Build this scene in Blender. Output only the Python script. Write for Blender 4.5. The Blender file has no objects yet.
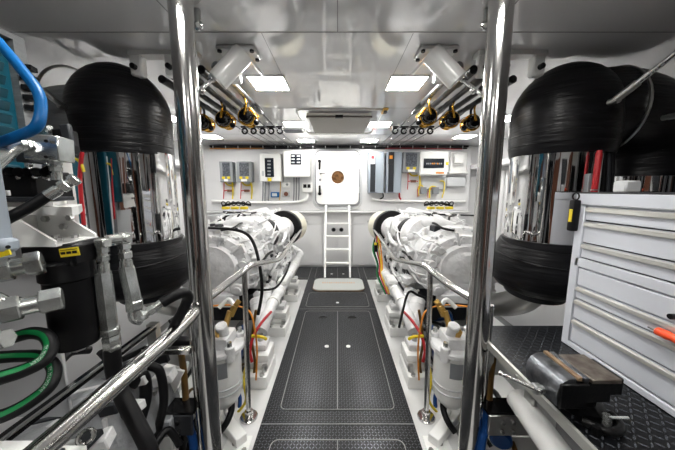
import bpy, bmesh, random
from math import *
from mathutils import Vector, Matrix, Euler
random.seed(7)
C = bpy.context.scene.collection
V = Vector
# ------------------------------------------------------------------ camera numbers
F = 262.5; PT = radians(7.6); H = 1.3; ZC = 2.008
def P(x, y, Y):
    u = (x-337.5)/F; v = (225-y)/F; d = cos(PT)+v*sin(PT)
    return V((Y*u/d, Y, H+Y*(v*cos(PT)-sin(PT))/d))
def G(x, y, z=0.0):
    v = (225-y)/F; d = cos(PT)+v*sin(PT)
    return P(x, y, (z-H)/((v*cos(PT)-sin(PT))/d))
# ------------------------------------------------------------------ materials
def lin(h):
    r = []
    for i in (0, 2, 4):
        c = int(h[i:i+2], 16)/255
        r.append(c/12.92 if c <= .04045 else ((c+.055)/1.055)**2.4)
    return (*r, 1)
MATS = {}
def mat(name, col, rough=.5, metal=0, spec=.5, coat=0, bump=None, emit=None, noise=None):
    m = bpy.data.materials.new(name); m.use_nodes = True
    nt = m.node_tree; N = nt.nodes; L = nt.links; b = N['Principled BSDF']
    b.inputs['Base Color'].default_value = lin(col)
    b.inputs['Roughness'].default_value = rough; b.inputs['Metallic'].default_value = metal
    b.inputs['Specular IOR Level'].default_value = spec; b.inputs['Coat Weight'].default_value = coat
    b.inputs['Coat Roughness'].default_value = .05
    if emit:
        b.inputs['Emission Color'].default_value = lin(emit[0]); b.inputs['Emission Strength'].default_value = emit[1]
    tc = N.new('ShaderNodeTexCoord')
    if noise:   # (scale, second colour, amount, (sx,sy,sz))
        mp = N.new('ShaderNodeMapping'); mp.inputs['Scale'].default_value = noise[3] if len(noise) > 3 else (1, 1, 1)
        n = N.new('ShaderNodeTexNoise'); n.inputs['Scale'].default_value = noise[0]; n.inputs['Detail'].default_value = 5
        r = N.new('ShaderNodeValToRGB'); r.color_ramp.elements[0].position = .42; r.color_ramp.elements[1].position = .66
        mx = N.new('ShaderNodeMix'); mx.data_type = 'RGBA'
        mu = N.new('ShaderNodeMath'); mu.operation = 'MULTIPLY'; mu.inputs[1].default_value = noise[2]
        L.new(tc.outputs['Object'], mp.inputs[0]); L.new(mp.outputs[0], n.inputs['Vector']); L.new(n.outputs[0], r.inputs[0])
        L.new(r.outputs[0], mu.inputs[0]); L.new(mu.outputs[0], mx.inputs[0])
        mx.inputs[6].default_value = lin(col); mx.inputs[7].default_value = lin(noise[1])
        L.new(mx.outputs[2], b.inputs['Base Color'])
    if bump:    # (scale, strength, distance, (sx,sy,sz))
        mp = N.new('ShaderNodeMapping'); mp.inputs['Scale'].default_value = bump[3] if len(bump) > 3 else (1, 1, 1)
        n = N.new('ShaderNodeTexNoise'); n.inputs['Scale'].default_value = bump[0]; n.inputs['Detail'].default_value = 3
        bp = N.new('ShaderNodeBump'); bp.inputs['Strength'].default_value = bump[1]; bp.inputs['Distance'].default_value = bump[2]
        L.new(tc.outputs['Object'], mp.inputs[0]); L.new(mp.outputs[0], n.inputs['Vector']); L.new(n.outputs[0], bp.inputs['Height'])
        L.new(bp.outputs[0], b.inputs['Normal'])
    MATS[name] = m
    return m
def diamond(name, s, col='131418', col2='5d6067'):
    m = mat(name, col, rough=.34, metal=.0, spec=.25)
    nt = m.node_tree; N = nt.nodes; L = nt.links; b = N['Principled BSDF']
    tc = [n for n in N if n.type == 'TEX_COORD'][0]
    def ma(op, a, c=None, d=None):
        n = N.new('ShaderNodeMath'); n.operation = op
        for i, q in enumerate((a, c, d)):
            if q is None: continue
            if isinstance(q, (int, float)): n.inputs[i].default_value = q
            else: L.new(q, n.inputs[i])
        return n.outputs[0]
    sp = N.new('ShaderNodeSeparateXYZ'); L.new(tc.outputs['Object'], sp.inputs[0])
    x = ma('DIVIDE', sp.outputs[0], s); y = ma('DIVIDE', sp.outputs[1], s)
    fx = ma('FLOOR', x); fy = ma('FLOOR', y)
    par = ma('MULTIPLY', ma('FRACT', ma('MULTIPLY', ma('ADD', fx, fy), .5)), 2.0)
    sg = ma('SUBTRACT', ma('MULTIPLY', ma('ROUND', par), 2.0), 1.0)
    lx = ma('SUBTRACT', ma('SUBTRACT', x, fx), .5); ly = ma('SUBTRACT', ma('SUBTRACT', y, fy), .5)
    sy = ma('MULTIPLY', ly, sg)
    a = ma('MULTIPLY', ma('ADD', lx, sy), .7071); c = ma('MULTIPLY', ma('SUBTRACT', lx, sy), .7071)
    e = ma('ADD', ma('POWER', ma('ABSOLUTE', ma('DIVIDE', a, .5)), 2.0), ma('POWER', ma('ABSOLUTE', ma('DIVIDE', c, .135)), 2.0))
    h = ma('MAXIMUM', ma('SUBTRACT', 1.0, e), 0.0)
    hs = ma('MINIMUM', ma('MULTIPLY', h, 2.2), 1.0)
    bp = N.new('ShaderNodeBump'); bp.inputs['Strength'].default_value = .9; bp.inputs['Distance'].default_value = .004
    L.new(hs, bp.inputs['Height']); L.new(bp.outputs[0], b.inputs['Normal'])
    mx = N.new('ShaderNodeMix'); mx.data_type = 'RGBA'; mx.inputs[6].default_value = lin(col); mx.inputs[7].default_value = lin(col2)  # raised lozenges coloured lighter: the plate's glints put into the colour
    L.new(ma('MINIMUM', ma('MULTIPLY', h, 1.5), 1.0), mx.inputs[0]); L.new(mx.outputs[2], b.inputs['Base Color']); L.new(ma('MULTIPLY', hs, .45), b.inputs['Metallic'])
    L.new(ma('SUBTRACT', .36, ma('MULTIPLY', hs, .14)), b.inputs['Roughness'])
    return m
mat('ceiling', 'efeff0', .07, spec=.7, coat=1, bump=(1.1, .12, .02))
mat('wall', 'e0e0e1', .35, bump=(2.2, .2, .01))
mat('white', 'eeeeec', .28, coat=.3)
mat('engine', 'e6e6e7', .3, coat=.3, bump=(26, .6, .014), noise=(11, 'c2c2c2', .45))
mat('bilge', '77787a', .45, noise=(5, '5c5c5a', .7))
mat('stringer', 'dcdcdc', .3, noise=(4, 'c4c4c2', .6))
mat('steel', 'c4c3c1', .16, metal=1, bump=(3, .03, .003, (1, 1, .6)))
mat('chrome', 'dcdcdc', .035, metal=1, bump=(8, .6, .014, (1, 1, .05)))
mat('brushed', 'c6c6c4', .3, metal=1)
mat('zinc', 'cfd2d0', .24, metal=.85, noise=(30, '9b9d9a', .6), bump=(60, .15, .002))
mat('rubber', '0e0e10', .33, spec=.22, bump=(6, .35, .012, (1, 1, 11)), noise=(4, '1c1c1f', .7, (1, 1, 10)))
mat('hose', '0f0f11', .45, spec=.22, bump=(90, .2, .001))
mat('black', '0d0d0f', .4, spec=.22)
mat('blackgloss', '0a0a0c', .15, spec=.35)
mat('darkgrey', '2c2e32', .45, spec=.22)
mat('grey', '85888c', .45)
mat('coolgrey', '949da7', .4)
mat('lightgrey', 'c2c4c6', .4)
mat('greywrap', '6f7173', .35, bump=(8, .5, .01, (1, 1, 6)))
mat('teal', '0b4b5c', .4, spec=.22)
mat('darkteal', '0a3c4a', .4)
mat('blue', '0a5792', .35, spec=.22)
mat('deepblue', '123a70', .4, spec=.22)
mat('green', '12753f', .45, spec=.22)
mat('yellow', 'ddc41f', .45)
mat('amber', '5c4214', .4, noise=(14, '5a3d12', .8))
mat('orange', 'd98a2a', .4)
mat('red', 'b81f28', .4)
mat('screworange', 'f2552b', .35)
mat('cream', 'dad6c4', .5, bump=(40, .2, .003, (1, .1, 1)))
mat('gold', 'd9a63a', .22, metal=.9)
mat('brass', 'd6ae62', .3, metal=.9)
mat('bronzeglass', '7d5a3a', .15, noise=(20, '3d2a1a', .8))
mat('beige', '655e58', .45)
mat('chest', 'c6c9d1', .32, coat=.2)
mat('chestdark', '2a2b2f', .4)
mat('alu', 'd9d8d2', .28, metal=.6)
mat('rustwood', '7d756c', .42, metal=.6, noise=(25, '4c4038', .9))
mat('tanplate', '9c8468', .45, metal=.3, noise=(25, '6b4a34', .7))
mat('castblack', '0b0b0c', .35, spec=.22, bump=(50, .4, .003))
mat('castiron', '7a7d82', .28, metal=.85, bump=(45, .6, .004), noise=(30, '3c3e42', .7))
mat('castgrey', '9a9c9f', .4, noise=(9, '4a4c50', .7), bump=(30, .5, .01))
mat('mat', 'b3b6b3', .7)
mat('lamp', 'ffffff', .5, emit=('fffdf8', 34))
mat('screen', '20242c', .2)
mat('trim', '9d9d99', .4)
mat('seam', '8b8c8d', .5)
mat('wood', '6b3f2c', .5)
mat('pcb', '565b64', .5, noise=(60, '20242c', .9))
diamond('deck', .0165, '0f1013', '80838a')
diamond('benchplate', .021, '0b0c0f', '60646b')
# ------------------------------------------------------------------ mesh builder
ORG = {}
class M:
    def __init__(s): s.bm = bmesh.new(); s.mi = 0; s.mats = []
    def use(s, name):
        if name not in s.mats: s.mats.append(name)
        s.mi = s.mats.index(name); return s
    def _fin(s, f0):
        s.bm.faces.ensure_lookup_table()
        for f in s.bm.faces[f0:]: f.material_index = s.mi
        return s
    def box(s, c, d, rot=None, bev=0, seg=1):
        f0 = len(s.bm.faces); t = bmesh.new()
        bmesh.ops.create_cube(t, size=1)
        for v in t.verts: v.co = V((v.co.x*d[0], v.co.y*d[1], v.co.z*d[2]))
        if bev: bmesh.ops.bevel(t, geom=t.edges[:], offset=min(bev, min(d)*.45), segments=seg, affect='EDGES', profile=.6)
        R = (rot if isinstance(rot, Matrix) else Euler([radians(a) for a in rot]).to_matrix()).to_4x4() if rot is not None else Matrix()
        bmesh.ops.transform(t, matrix=Matrix.Translation(V(c)) @ R, verts=t.verts)
        s._merge(t); return s._fin(f0)
    def _merge(s, t):
        me = bpy.data.meshes.new('t'); t.to_mesh(me); t.free(); s.bm.from_mesh(me); bpy.data.meshes.remove(me)
    def span(s, a, b, bev=0):
        a = V(a); b = V(b)
        return s.box((a+b)/2, [abs(q) for q in (b-a)], bev=bev)
    def rings(s, rings, cap=True, closed=False):
        f0 = len(s.bm.faces); vs = [[s.bm.verts.new(p) for p in r] for r in rings]; n = len(vs[0])
        rng = range(len(vs)) if closed else range(len(vs)-1)
        for i in rng:
            A = vs[i]; B = vs[(i+1) % len(vs)]
            for k in range(n): s.bm.faces.new((A[k], A[(k+1) % n], B[(k+1) % n], B[k]))
        if cap and not closed:
            s.bm.faces.new(vs[0][::-1]); s.bm.faces.new(vs[-1])
        return s._fin(f0)
    def lathe(s, prof, o=(0, 0, 0), ax=(0, 0, 1), n=24, sc=(1, 1), closed=False):
        ax = V(ax).normalized(); u = ax.orthogonal().normalized() if abs(ax.z) < .99 else V((1, 0, 0)); w = ax.cross(u)
        o = V(o); R = []
        for r, z in prof:
            r = max(r, .0004)
            R.append([o+ax*z+(u*cos(2*pi*k/n)*sc[0]+w*sin(2*pi*k/n)*sc[1])*r for k in range(n)])
        return s.rings(R, closed=closed)
    def cyl(s, a, b, r, r2=None, n=16, bev=0):
        a = V(a); b = V(b); L = (b-a).length; r2 = r if r2 is None else r2
        if bev: return s.lathe([(r-bev, 0), (r, bev), (r2, L-bev), (r2-bev, L)], a, b-a, n)
        return s.lathe([(r, 0), (r2, L)], a, b-a, n)
    def tube(s, pts, r, n=10, sm=6, rs=None):
        pts = [V(p) for p in pts]; Q = []
        if sm and len(pts) > 2:
            for i in range(len(pts)-1):
                p0 = pts[max(i-1, 0)]; p1 = pts[i]; p2 = pts[i+1]; p3 = pts[min(i+2, len(pts)-1)]
                for k in range(sm):
                    t = k/sm
                    Q.append(.5*((2*p1)+(p2-p0)*t+(2*p0-5*p1+4*p2-p3)*t*t+(3*p1-p0-3*p2+p3)*t**3))
            Q.append(pts[-1])
        else: Q = pts
        R = []; up = None
        for i, p in enumerate(Q):
            d = (Q[min(i+1, len(Q)-1)]-Q[max(i-1, 0)]).normalized()
            if up is None: up = d.orthogonal().normalized()
            up = (up-d*up.dot(d)).normalized(); w = d.cross(up)
            rr = r if rs is None else rs[0]+(rs[1]-rs[0])*i/(len(Q)-1)
            R.append([p+(up*cos(2*pi*k/n)+w*sin(2*pi*k/n))*rr for k in range(n)])
        return s.rings(R)
    def ring(s, c, ax, R, r, n=24, m=8):
        ax = V(ax).normalized(); u = ax.orthogonal().normalized(); w = ax.cross(u); c = V(c); A = []
        for i in range(n):
            a = 2*pi*i/n; d = u*cos(a)+w*sin(a)
            A.append([c+d*(R+r*cos(2*pi*k/m))+ax*r*sin(2*pi*k/m) for k in range(m)])
        return s.rings(A, closed=True)
    def sph(s, c, r, sc=(1, 1, 1), n=16):
        return s.lathe([(r*sin(pi*i/10)*sc[0], -r*cos(pi*i/10)*sc[2]) for i in range(11)], c, (0, 0, 1), n)
    def prism(s, pts, d):
        d = V(d); a = [V(p) for p in pts]
        return s.rings([a, [p+d for p in a]])
    def out(s, name, mt=None, parent=None, smooth=True, org=None, **kw):
        bm = s.bm
        bmesh.ops.recalc_face_normals(bm, faces=bm.faces[:])
        if parent is not None: o0 = ORG[parent.name]
        elif org is not None: o0 = V(org)
        else:
            xs = [v.co for v in bm.verts]
            o0 = V(((min(v.x for v in xs)+max(v.x for v in xs))/2, (min(v.y for v in xs)+max(v.y for v in xs))/2, min(v.z for v in xs)))
        bmesh.ops.translate(bm, vec=-o0, verts=bm.verts[:])
        me = bpy.data.meshes.new(name); bm.to_mesh(me); bm.free()
        for k in (s.mats or [mt or 'white']): me.materials.append(MATS[k])
        if smooth:
            for p in me.polygons: p.use_smooth = True
            me.set_sharp_from_angle(angle=radians(38))
        o = bpy.data.objects.new(name, me); C.objects.link(o)
        if parent is not None: o.parent = parent
        else: o.location = o0
        ORG[o.name] = V(o0)
        if parent is None or 'category' in kw:
            for k, v in kw.items(): o[k] = v
        elif kw:
            for k, v in kw.items(): o[k] = v
        return o
def hexn(m, a, b, r): return m.lathe([(r*.9, 0), (r, (V(b)-V(a)).length*.08), (r, (V(b)-V(a)).length*.92), (r*.9, (V(b)-V(a)).length)], a, V(b)-V(a), 6)
def thing(name, label, cat, loc, group=None):
    o = bpy.data.objects.new(name, None); C.objects.link(o); o.location = loc; o.empty_display_size = .05
    o['label'] = label; o['category'] = cat
    if group: o['group'] = group
    ORG[o.name] = V(loc); return o
def kw(label, cat, group=None):
    d = dict(label=label, category=cat)
    if group: d['group'] = group
    return d
ST = dict(kind='structure')
def fitting(m, pts, r, mats=('zinc',)):
    """straight run of hex nuts and collars between two points"""
    a, b = V(pts[0]), V(pts[1]); d = b-a
    seq = [(0, .22, 1, 6), (.2, .34, .72, 14), (.32, .56, 1.02, 6), (.54, .68, .74, 14), (.66, 1.0, .92, 14)]
    for t0, t1, k, n in seq:
        if n == 6: hexn(m, a+d*t0, a+d*t1, r*k)
        else: m.cyl(a+d*t0, a+d*t1, r*k, n=14)
    return m
SIDE = {-1: 'left', 1: 'right'}
# ================================================================== ROOM
YB = 4.395; XW = 2.35; YF = -1.6
M().span((-XW, YF, -.62), (XW, YB+.1, -.5)).out('floor', 'bilge', smooth=False, **ST)
M().span((-.43, YF, -.04), (.43, 3.77, 0)).out('floor', 'deck', smooth=False, **ST)
M().span((-.66, 3.772, -.04), (.66, YB-.04, 0)).out('floor', 'deck', smooth=False, **ST)
m = M().use('ceiling'); ce = m.span((-XW, YF, ZC), (XW, YB+.2, ZC+.06)).out('ceiling', smooth=False, **ST)
m = M().use('seam')
for y in (1.292, 2.402, 3.5): m.span((-XW, y-.0022, ZC-.0015), (XW, y+.0022, ZC+.001))
for x in (-.68, .68): m.span((x-.002, -1, ZC-.0012), (x+.002, 1.29, ZC+.001))
m.span((-.002, -1, ZC-.0012), (.002, 1.29, ZC+.001))
for x in (-.345, .345): m.span((x-.0015, 1.3, ZC-.0012), (x+.0015, 1.75, ZC+.001))
m.out('seam', parent=ce, smooth=False)
M().span((-XW-.06, YF, -.6), (-XW, YB+.1, ZC)).out('wall_left', 'wall', smooth=False, **ST)
M().span((XW, YF, -.6), (XW+.06, YB+.1, ZC)).out('wall_right', 'wall', smooth=False, **ST)
M().span((-XW, YF-.06, -.6), (XW, YF, ZC)).out('wall_front', 'wall', smooth=False, **ST)
# unseen door and blocks added at the near end for the chrome to reflect
M().span((-.95, YF, -.02), (-.25, YF+.05, 1.75), bev=.01).out('reflection_door', 'wood', smooth=False, **ST)
for k, (x0, x1, z1, c_) in enumerate(((-2.2, -1.85, 1.8, 'darkgrey'), (-1.7, -1.3, 1.6, 'grey'), (-1.2, -1.02, 1.9, 'black'), (-.15, .05, 1.9, 'wood'), (.3, .75, 1.7, 'darkgrey'), (.95, 1.15, 1.9, 'wood'), (1.25, 1.6, 1.6, 'black'), (1.8, 1.95, 1.9, 'grey'), (2.05, 2.25, 1.8, 'black'))):
    M().span((x0, YF, .0), (x1, YF+.25, z1), bev=.01).out('trim_%d' % (k+3), c_, smooth=False, **ST)
M().span((-XW, YB, -.6), (XW, YB+.08, ZC)).out('wall_back', 'wall', smooth=False, **ST)
n_ = 20
for S in (-1, 1):  # unseen blocks added along the side walls, only for reflections in the chrome
    for y0, y1, z1, c_ in ((-1.2, -.9, 1.7, 'black'), (-.7, -.3, 1.5, 'grey'), (-.1, .1, 1.9, 'wood'), (.25, .45, 1.8, 'black'), (.6, .75, 1.9, 'darkgrey'), (.9, 1.0, 1.8, 'wood')):
        M().span((S*(XW-.12), y0, 0), (S*XW, y1, z1), bev=.01).out('trim_%d' % n_, c_, smooth=False, **ST); n_ += 1
# hull side panels seen beside the risers
for S in (-1, 1):
    m = M().use('wall')
    for k in range(4): m.box((S*(XW-.04), 2.2+k*.58, 1.02), (.05, .55, 1.1), bev=.012)
    m.span((S*(XW-.22), 1.3, 1.62), (S*XW, YB-.02, 1.7), bev=.01)
    m.out('trim_'+SIDE[S], smooth=False, **ST)
# upper bulkhead panel which carries the door and the electrics
m = M().use('wall').box((0, YB-.045, 1.455), (4.3, .09, 1.0), bev=.012)
m.span((-2.15, YB-.12, .93), (2.15, YB-.0, .955), bev=.004)
m.out('wall_back_panel', smooth=False, **ST)
# lower bulkhead panelling
m = M().use('wall')
for k, (x0, x1) in enumerate([(-2.1, -1.2), (-1.19, -.72), (-.71, -.26), (-.25, -.005), (.005, .25), (.26, .71), (.72, 1.19), (1.2, 2.1)]):
    m.span((x0, YB-.03, .03), (x1, YB, .73)); m.span((x0, YB-.03, .74), (x1, YB, .925))
m.out('wall_back_lower', smooth=False, **ST)
for x in (-.065, .065):
    t = thing('panel_latch', 'round black latch on grey lower bulkhead, %s of the two seen between ladder rungs' % ('left' if x < 0 else 'right'), 'latch', (x, YB-.03, .62), 'round latches behind the ladder')
    M().cyl((x, YB-.032, .64), (x, YB-.045, .64), .038, n=20, bev=.004).out('rim', 'grey', t)
    M().cyl((x, YB-.044, .64), (x, YB-.05, .64), .027, n=20).out('knob', 'black', t)
# dark cable tray along the top of the bulkhead
t = thing('cable_tray', 'black cable tray with pale ties along the top of the far bulkhead', 'cable tray', (0, YB-.1, 1.93))
m = M().span((-2.0, YB-.17, 1.965), (2.05, YB-.02, 1.99)); m.out('tray', 'black', t, smooth=False)
m = M()
for k in range(5): m.tube([(-2.0, YB-.13+k*.02, 1.955), (-.5, YB-.13+k*.018, 1.955), (.6, YB-.13+k*.019, 1.957), (2.05, YB-.12+k*.02, 1.952)], .009, n=6, sm=5)
m.out('cable_bundle', 'hose', t)
M().tube([(-2.0, YB-.16, 1.945), (-1.6, YB-.16, 1.944), (-1.15, YB-.16, 1.948)], .006, n=6).out('orange_cable', 'orange', t)
M().tube([(.75, YB-.16, 1.945), (1.2, YB-.16, 1.948), (1.95, YB-.16, 1.935)], .005, n=6).out('red_cable', 'red', t)
for k in range(21):
    x = -1.95+k*.195
    M().span((x, YB-.176, 1.945), (x+.012, YB-.165, 1.985)).out('tie', 'lightgrey', t, smooth=False)
# ------------------------------------------------------------------ watertight door
def rrect(cx, cz, w, h, r, n=6):
    pts = []
    for sx, sz, a0 in ((1, 1, 0), (-1, 1, 90), (-1, -1, 180), (1, -1, 270)):
        for k in range(n+1):
            a = radians(a0+90*k/n); pts.append((cx+sx*(w/2-r)+r*cos(a), cz+sz*(h/2-r)+r*sin(a)))
    return pts
def rplate(m, c, w, h, r, y0, y1): return m.prism([(x, y0, z) for x, z in rrect(c[0], c[1], w, h, r)], (0, y1-y0, 0))
def rframe(m, cx, cz, w, h, r, t, y0, y1):
    o = rrect(cx, cz, w, h, r); i = rrect(cx, cz, w-2*t, h-2*t, max(r-t, .01))
    n = len(o); R = []
    for k in range(n):
        R.append([V((o[k][0], y0, o[k][1])), V((o[k][0], y1, o[k][1])), V((i[k][0], y1, i[k][1])), V((i[k][0], y0, i[k][1]))])
    return m.rings(R, closed=True)
yf = YB-.09
d = thing('door_1', 'white watertight bulkhead door with round brown porthole above the ladder', 'door', (0, yf, 1.0)); d['kind'] = 'structure'
M().use('white'); m = M(); rframe(m, 0, 1.48, .80, .98, .13, .035, yf, yf-.028); m.out('door_frame', 'lightgrey', d)  # frame coloured light grey to paint a shaded groove round the door
m = M(); rframe(m, 0, 1.49, .722, .876, .10, .017, yf, yf-.045); m.out('gasket', 'grey', d)
m = M(); rplate(m, (0, 1.49), .685, .84, .085, yf, yf-.05); m.out('door_leaf', 'white', d)
pw = M(); pw.ring((0.005, yf-.053, 1.5), (0, 1, 0), .112, .014, 32); pw = pw.out('porthole', 'white', d)
M().cyl((0.005, yf-.05, 1.5), (0.005, yf-.056, 1.5), .1, n=32).out('porthole_glass', 'bronzeglass', pw)
for z, dz in ((1.75, -.13), (1.24, .13)):
    m = M().use('black'); m.cyl((-.285, yf-.05, z), (-.285, yf-.085, z), .026, n=14); m.tube([(-.285, yf-.085, z), (-.285, yf-.085, z+dz)], .016, sm=0); m.out('dog_handle', None, d)
m = M(); m.cyl((-.28, yf-.05, 1.56), (-.28, yf-.09, 1.56), .02); m.tube([(-.28, yf-.09, 1.56), (-.19, yf-.09, 1.565)], .009, sm=0); m.out('lever', 'steel', d)
M().cyl((-.28, yf-.05, 1.46), (-.28, yf-.065, 1.46), .02).out('lock', 'grey', d)
for z in (1.68, 1.3):
    M().span((.325, yf-.055, z-.05), (.35, yf-.02, z+.05), bev=.004).out('hinge', 'white', d)
# ------------------------------------------------------------------ ladder and step mat
t = thing('ladder', 'white metal ladder leading up to the bulkhead door', 'ladder', (0, 3.8, 0))
for x in (-.188, .188):
    m = M(); m.box(((x), (3.79+4.27)/2, .525), (.03, .045, 1.16), rot=(-degrees(atan2(.48, 1.05)), 0, 0), bev=.004); m.out('rail', 'white', t)
for z in (.2, .39, .58, .77, .96):
    y = 3.79+.48*z/1.05
    M().box((0, y, z), (.36, .075, .02), bev=.003).out('rung', 'white', t)
t = thing('step_mat', 'light grey step mat with orange edge and lettering at the foot of the ladder', 'mat', (0.01, 3.47, 0))
def flat(m, c, w, h, r, z0, z1): return m.prism([(x, y, z0) for x, y in rrect(c[0], c[1], w, h, r)], (0, 0, z1-z0))
m = M(); flat(m, (.015, 3.47), .69, .45, .1, .002, .010); m.out('edge', 'tanplate', t)
m = M(); flat(m, (.015, 3.475), .678, .44, .09, .010, .02); m.out('pad', 'mat', t)
m = M()
for k in range(15):
    w = .016 if k % 3 else .022; x = -.21+k*.031
    m.span((x, 3.50, .02), (x+w, 3.51, .0215)); m.span((x, 3.53, .02), (x+w*.7, 3.54, .0215)); m.span((x, 3.50, .02), (x+.005, 3.54, .0215))
m.out('lettering', 'orange', t, smooth=False)
# ------------------------------------------------------------------ deck hatches
def hatch(x0, x1, y0, y1, label, leafline=True):
    t = thing('deck_hatch', label, 'hatch', ((x0+x1)/2, (y0+y1)/2, 0), 'hatches in the walkway')
    cx, cy, w, h = (x0+x1)/2, (y0+y1)/2, x1-x0, y1-y0
    m = M().use('deck'); flat(m, (cx, cy), w-.006, h-.006, .035, 0, .003); m.out('plate', None, t, smooth=False)
    m = M(); o = rrect(cx, cy, w+.001, h+.001, .038); i = rrect(cx, cy, w-.004, h-.004, .036)
    m.rings([[V((o[k][0], o[k][1], 0)), V((o[k][0], o[k][1], .0045)), V((i[k][0], i[k][1], .0045)), V((i[k][0], i[k][1], 0))] for k in range(len(o))], closed=True)
    m.out('border', 'trim', t)
    if leafline: M().span((-.002, y0, .003), (.002, y1, .0048)).out('centre_seam', 'seam', t, smooth=False)
    return t
t = hatch(-.345, .345, .55, 1.215, 'textured black deck hatch nearest the camera, cut by the bottom of the view', True)
t = hatch(-.345, .345, 1.405, 2.69, 'long double deck hatch with two finger holes in the middle of the walkway')
for x in (-.15, .15):
    M().prism([(x+.045*cos(a*pi/8), 2.53+.045*sin(a*pi/8), .003) for a in range(9)], (0, 0, .0016)).out('finger_hole', 'blackgloss', t, smooth=False)
for x, y in ((-.09, 2.04), (.09, 2.04)): M().cyl((x, y, .003), (x, y, .007), .018, n=12).out('stud', 'white', t)
t = hatch(-.36, .36, 2.80, 3.2, 'short black deck hatch between the step mat and the double hatch', False)
M().cyl((0, 2.9, .003), (0, 2.9, .007), .018, n=12).out('stud', 'white', t)
t = hatch(-.34, .34, 3.74, 4.33, 'rearmost black deck hatch under the ladder')
for x in (-.09, .09): M().cyl((x, 3.95, .003), (x, 3.95, .007), .018, n=12).out('stud', 'white', t)
m = M()
for y in (1.31, 2.745): m.span((-.43, y-.002, 0), (.43, y+.002, .002))
m.out('trim_1', 'seam', smooth=False, **ST)
m = M()
for S in (-1, 1):
    m.span((S*.43, 3.27, 0), (S*.434, YB-.05, .004)); m.span((S*.43, 3.75, 0), (S*.66, 3.757, .006))
m.out('trim_2', 'trim', smooth=False, **ST)
# ================================================================== LIGHTS
def lamp(x, y, lab, s=.225):
    t = thing('ceiling_light', lab, 'ceiling light', (x, y, ZC-.01), 'square recessed ceiling lights')
    m = M(); rr = .002
    for a in ((-1, 0), (1, 0), (0, -1), (0, 1)):
        m.box((x+a[0]*(s/2+.004), y+a[1]*(s/2+.004), ZC-.004), (.01 if a[0] else s+.018, .01 if a[1] else s+.018, .007))
    m.out('frame', 'white', t, smooth=False)
    M().box((x, y, ZC-.004), (s, s, .005)).out('diffuser', 'lamp', t, smooth=False)
rows = [(1.86, 'nearest'), (2.97, 'middle'), (3.92, 'farthest')]
for S in (-1, 1):
    for y, w in rows:
        lamp(S*.455, y, '%s square white ceiling light of the row left of the ceiling hatch' % w if S < 0 else '%s square white ceiling light of the row right of the ceiling hatch' % w)
    for y, w in ((2.72, 'near'), (3.62, 'far')):
        lamp(S*1.69, y, '%s square ceiling light above the %s engine, beside the pipes' % (w, SIDE[S]))
    for y in (.72, -.35):
        lamp(S*.455, y, 'square white ceiling light over the %s of the near walkway' % SIDE[S])
# ------------------------------------------------------------------ ceiling hatch
t = thing('ceiling_hatch', 'beige grey ceiling hatch panel with black latch hanging below white frame', 'hatch', (0.01, 2.9, ZC-.05))
m = M()
m.rings([[V((x, y, ZC-.012)), V((x, y, ZC-.001)), V((x2, y2, ZC-.001)), V((x2, y2, ZC-.012))] for (x, y), (x2, y2) in zip(rrect(.02, 2.92, .80, 1.0, .09), rrect(.02, 2.92, .785, .985, .083))], closed=True)
m.out('frame', 'white', t)
m = M(); m.span((-.29, 2.53, ZC-.045), (.32, 2.56, ZC-.03)); m.span((-.27, 2.56, ZC-.04), (.31, 3.24, ZC-.012)); m.out('panel', 'beige', t, smooth=False)
M().span((-.28, 2.5, ZC-.03), (.31, 2.53, ZC-.012)).out('edge_strip', 'alu', t, smooth=False)
M().span((-.02, 2.5, ZC-.055), (.05, 2.53, ZC-.03)).out('latch', 'black', t, smooth=False)
t = thing('ceiling_clip', 'small brass clip plate on the ceiling behind the right rods', 'clip', (.42, 2.45, ZC-.03))
M().box((.42, 2.45, ZC-.012), (.045, .13, .02), bev=.003).out('plate', 'brass', t); M().box((.42, 2.42, ZC-.028), (.03, .05, .02), bev=.003).out('bolt', 'darkgrey', t)
t = thing('ceiling_vent', 'pale slotted vent in the ceiling beside the left middle light', 'vent', (-.52, 3.25, ZC-.01))
M().box((-.53, 3.27, ZC-.004), (.26, .2, .007)).out('frame', 'white', t, smooth=False)
m = M()
for k in range(8): m.box((-.53, 3.19+k*.024, ZC-.01), (.22, .008, .006))
m.out('slats', 'grey', t, smooth=False)
for S, x in ((-1, P(197, 5, 1.14)), (1, P(487, 4, 1.14))):
    t = thing('pole_clamp', 'small bright clamp on the ceiling beside the top of the %s pole' % SIDE[S], 'clamp', (x.x, x.y, ZC-.06))
    M().cyl((x.x, x.y, ZC-.055), (x.x, x.y, ZC-.002), .012, n=12).out('stem', 'brushed', t); M().ring((x.x, x.y, ZC-.058), (0, 1, .2), .014, .006, 14).out('ring', 'chrome', t)
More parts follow.
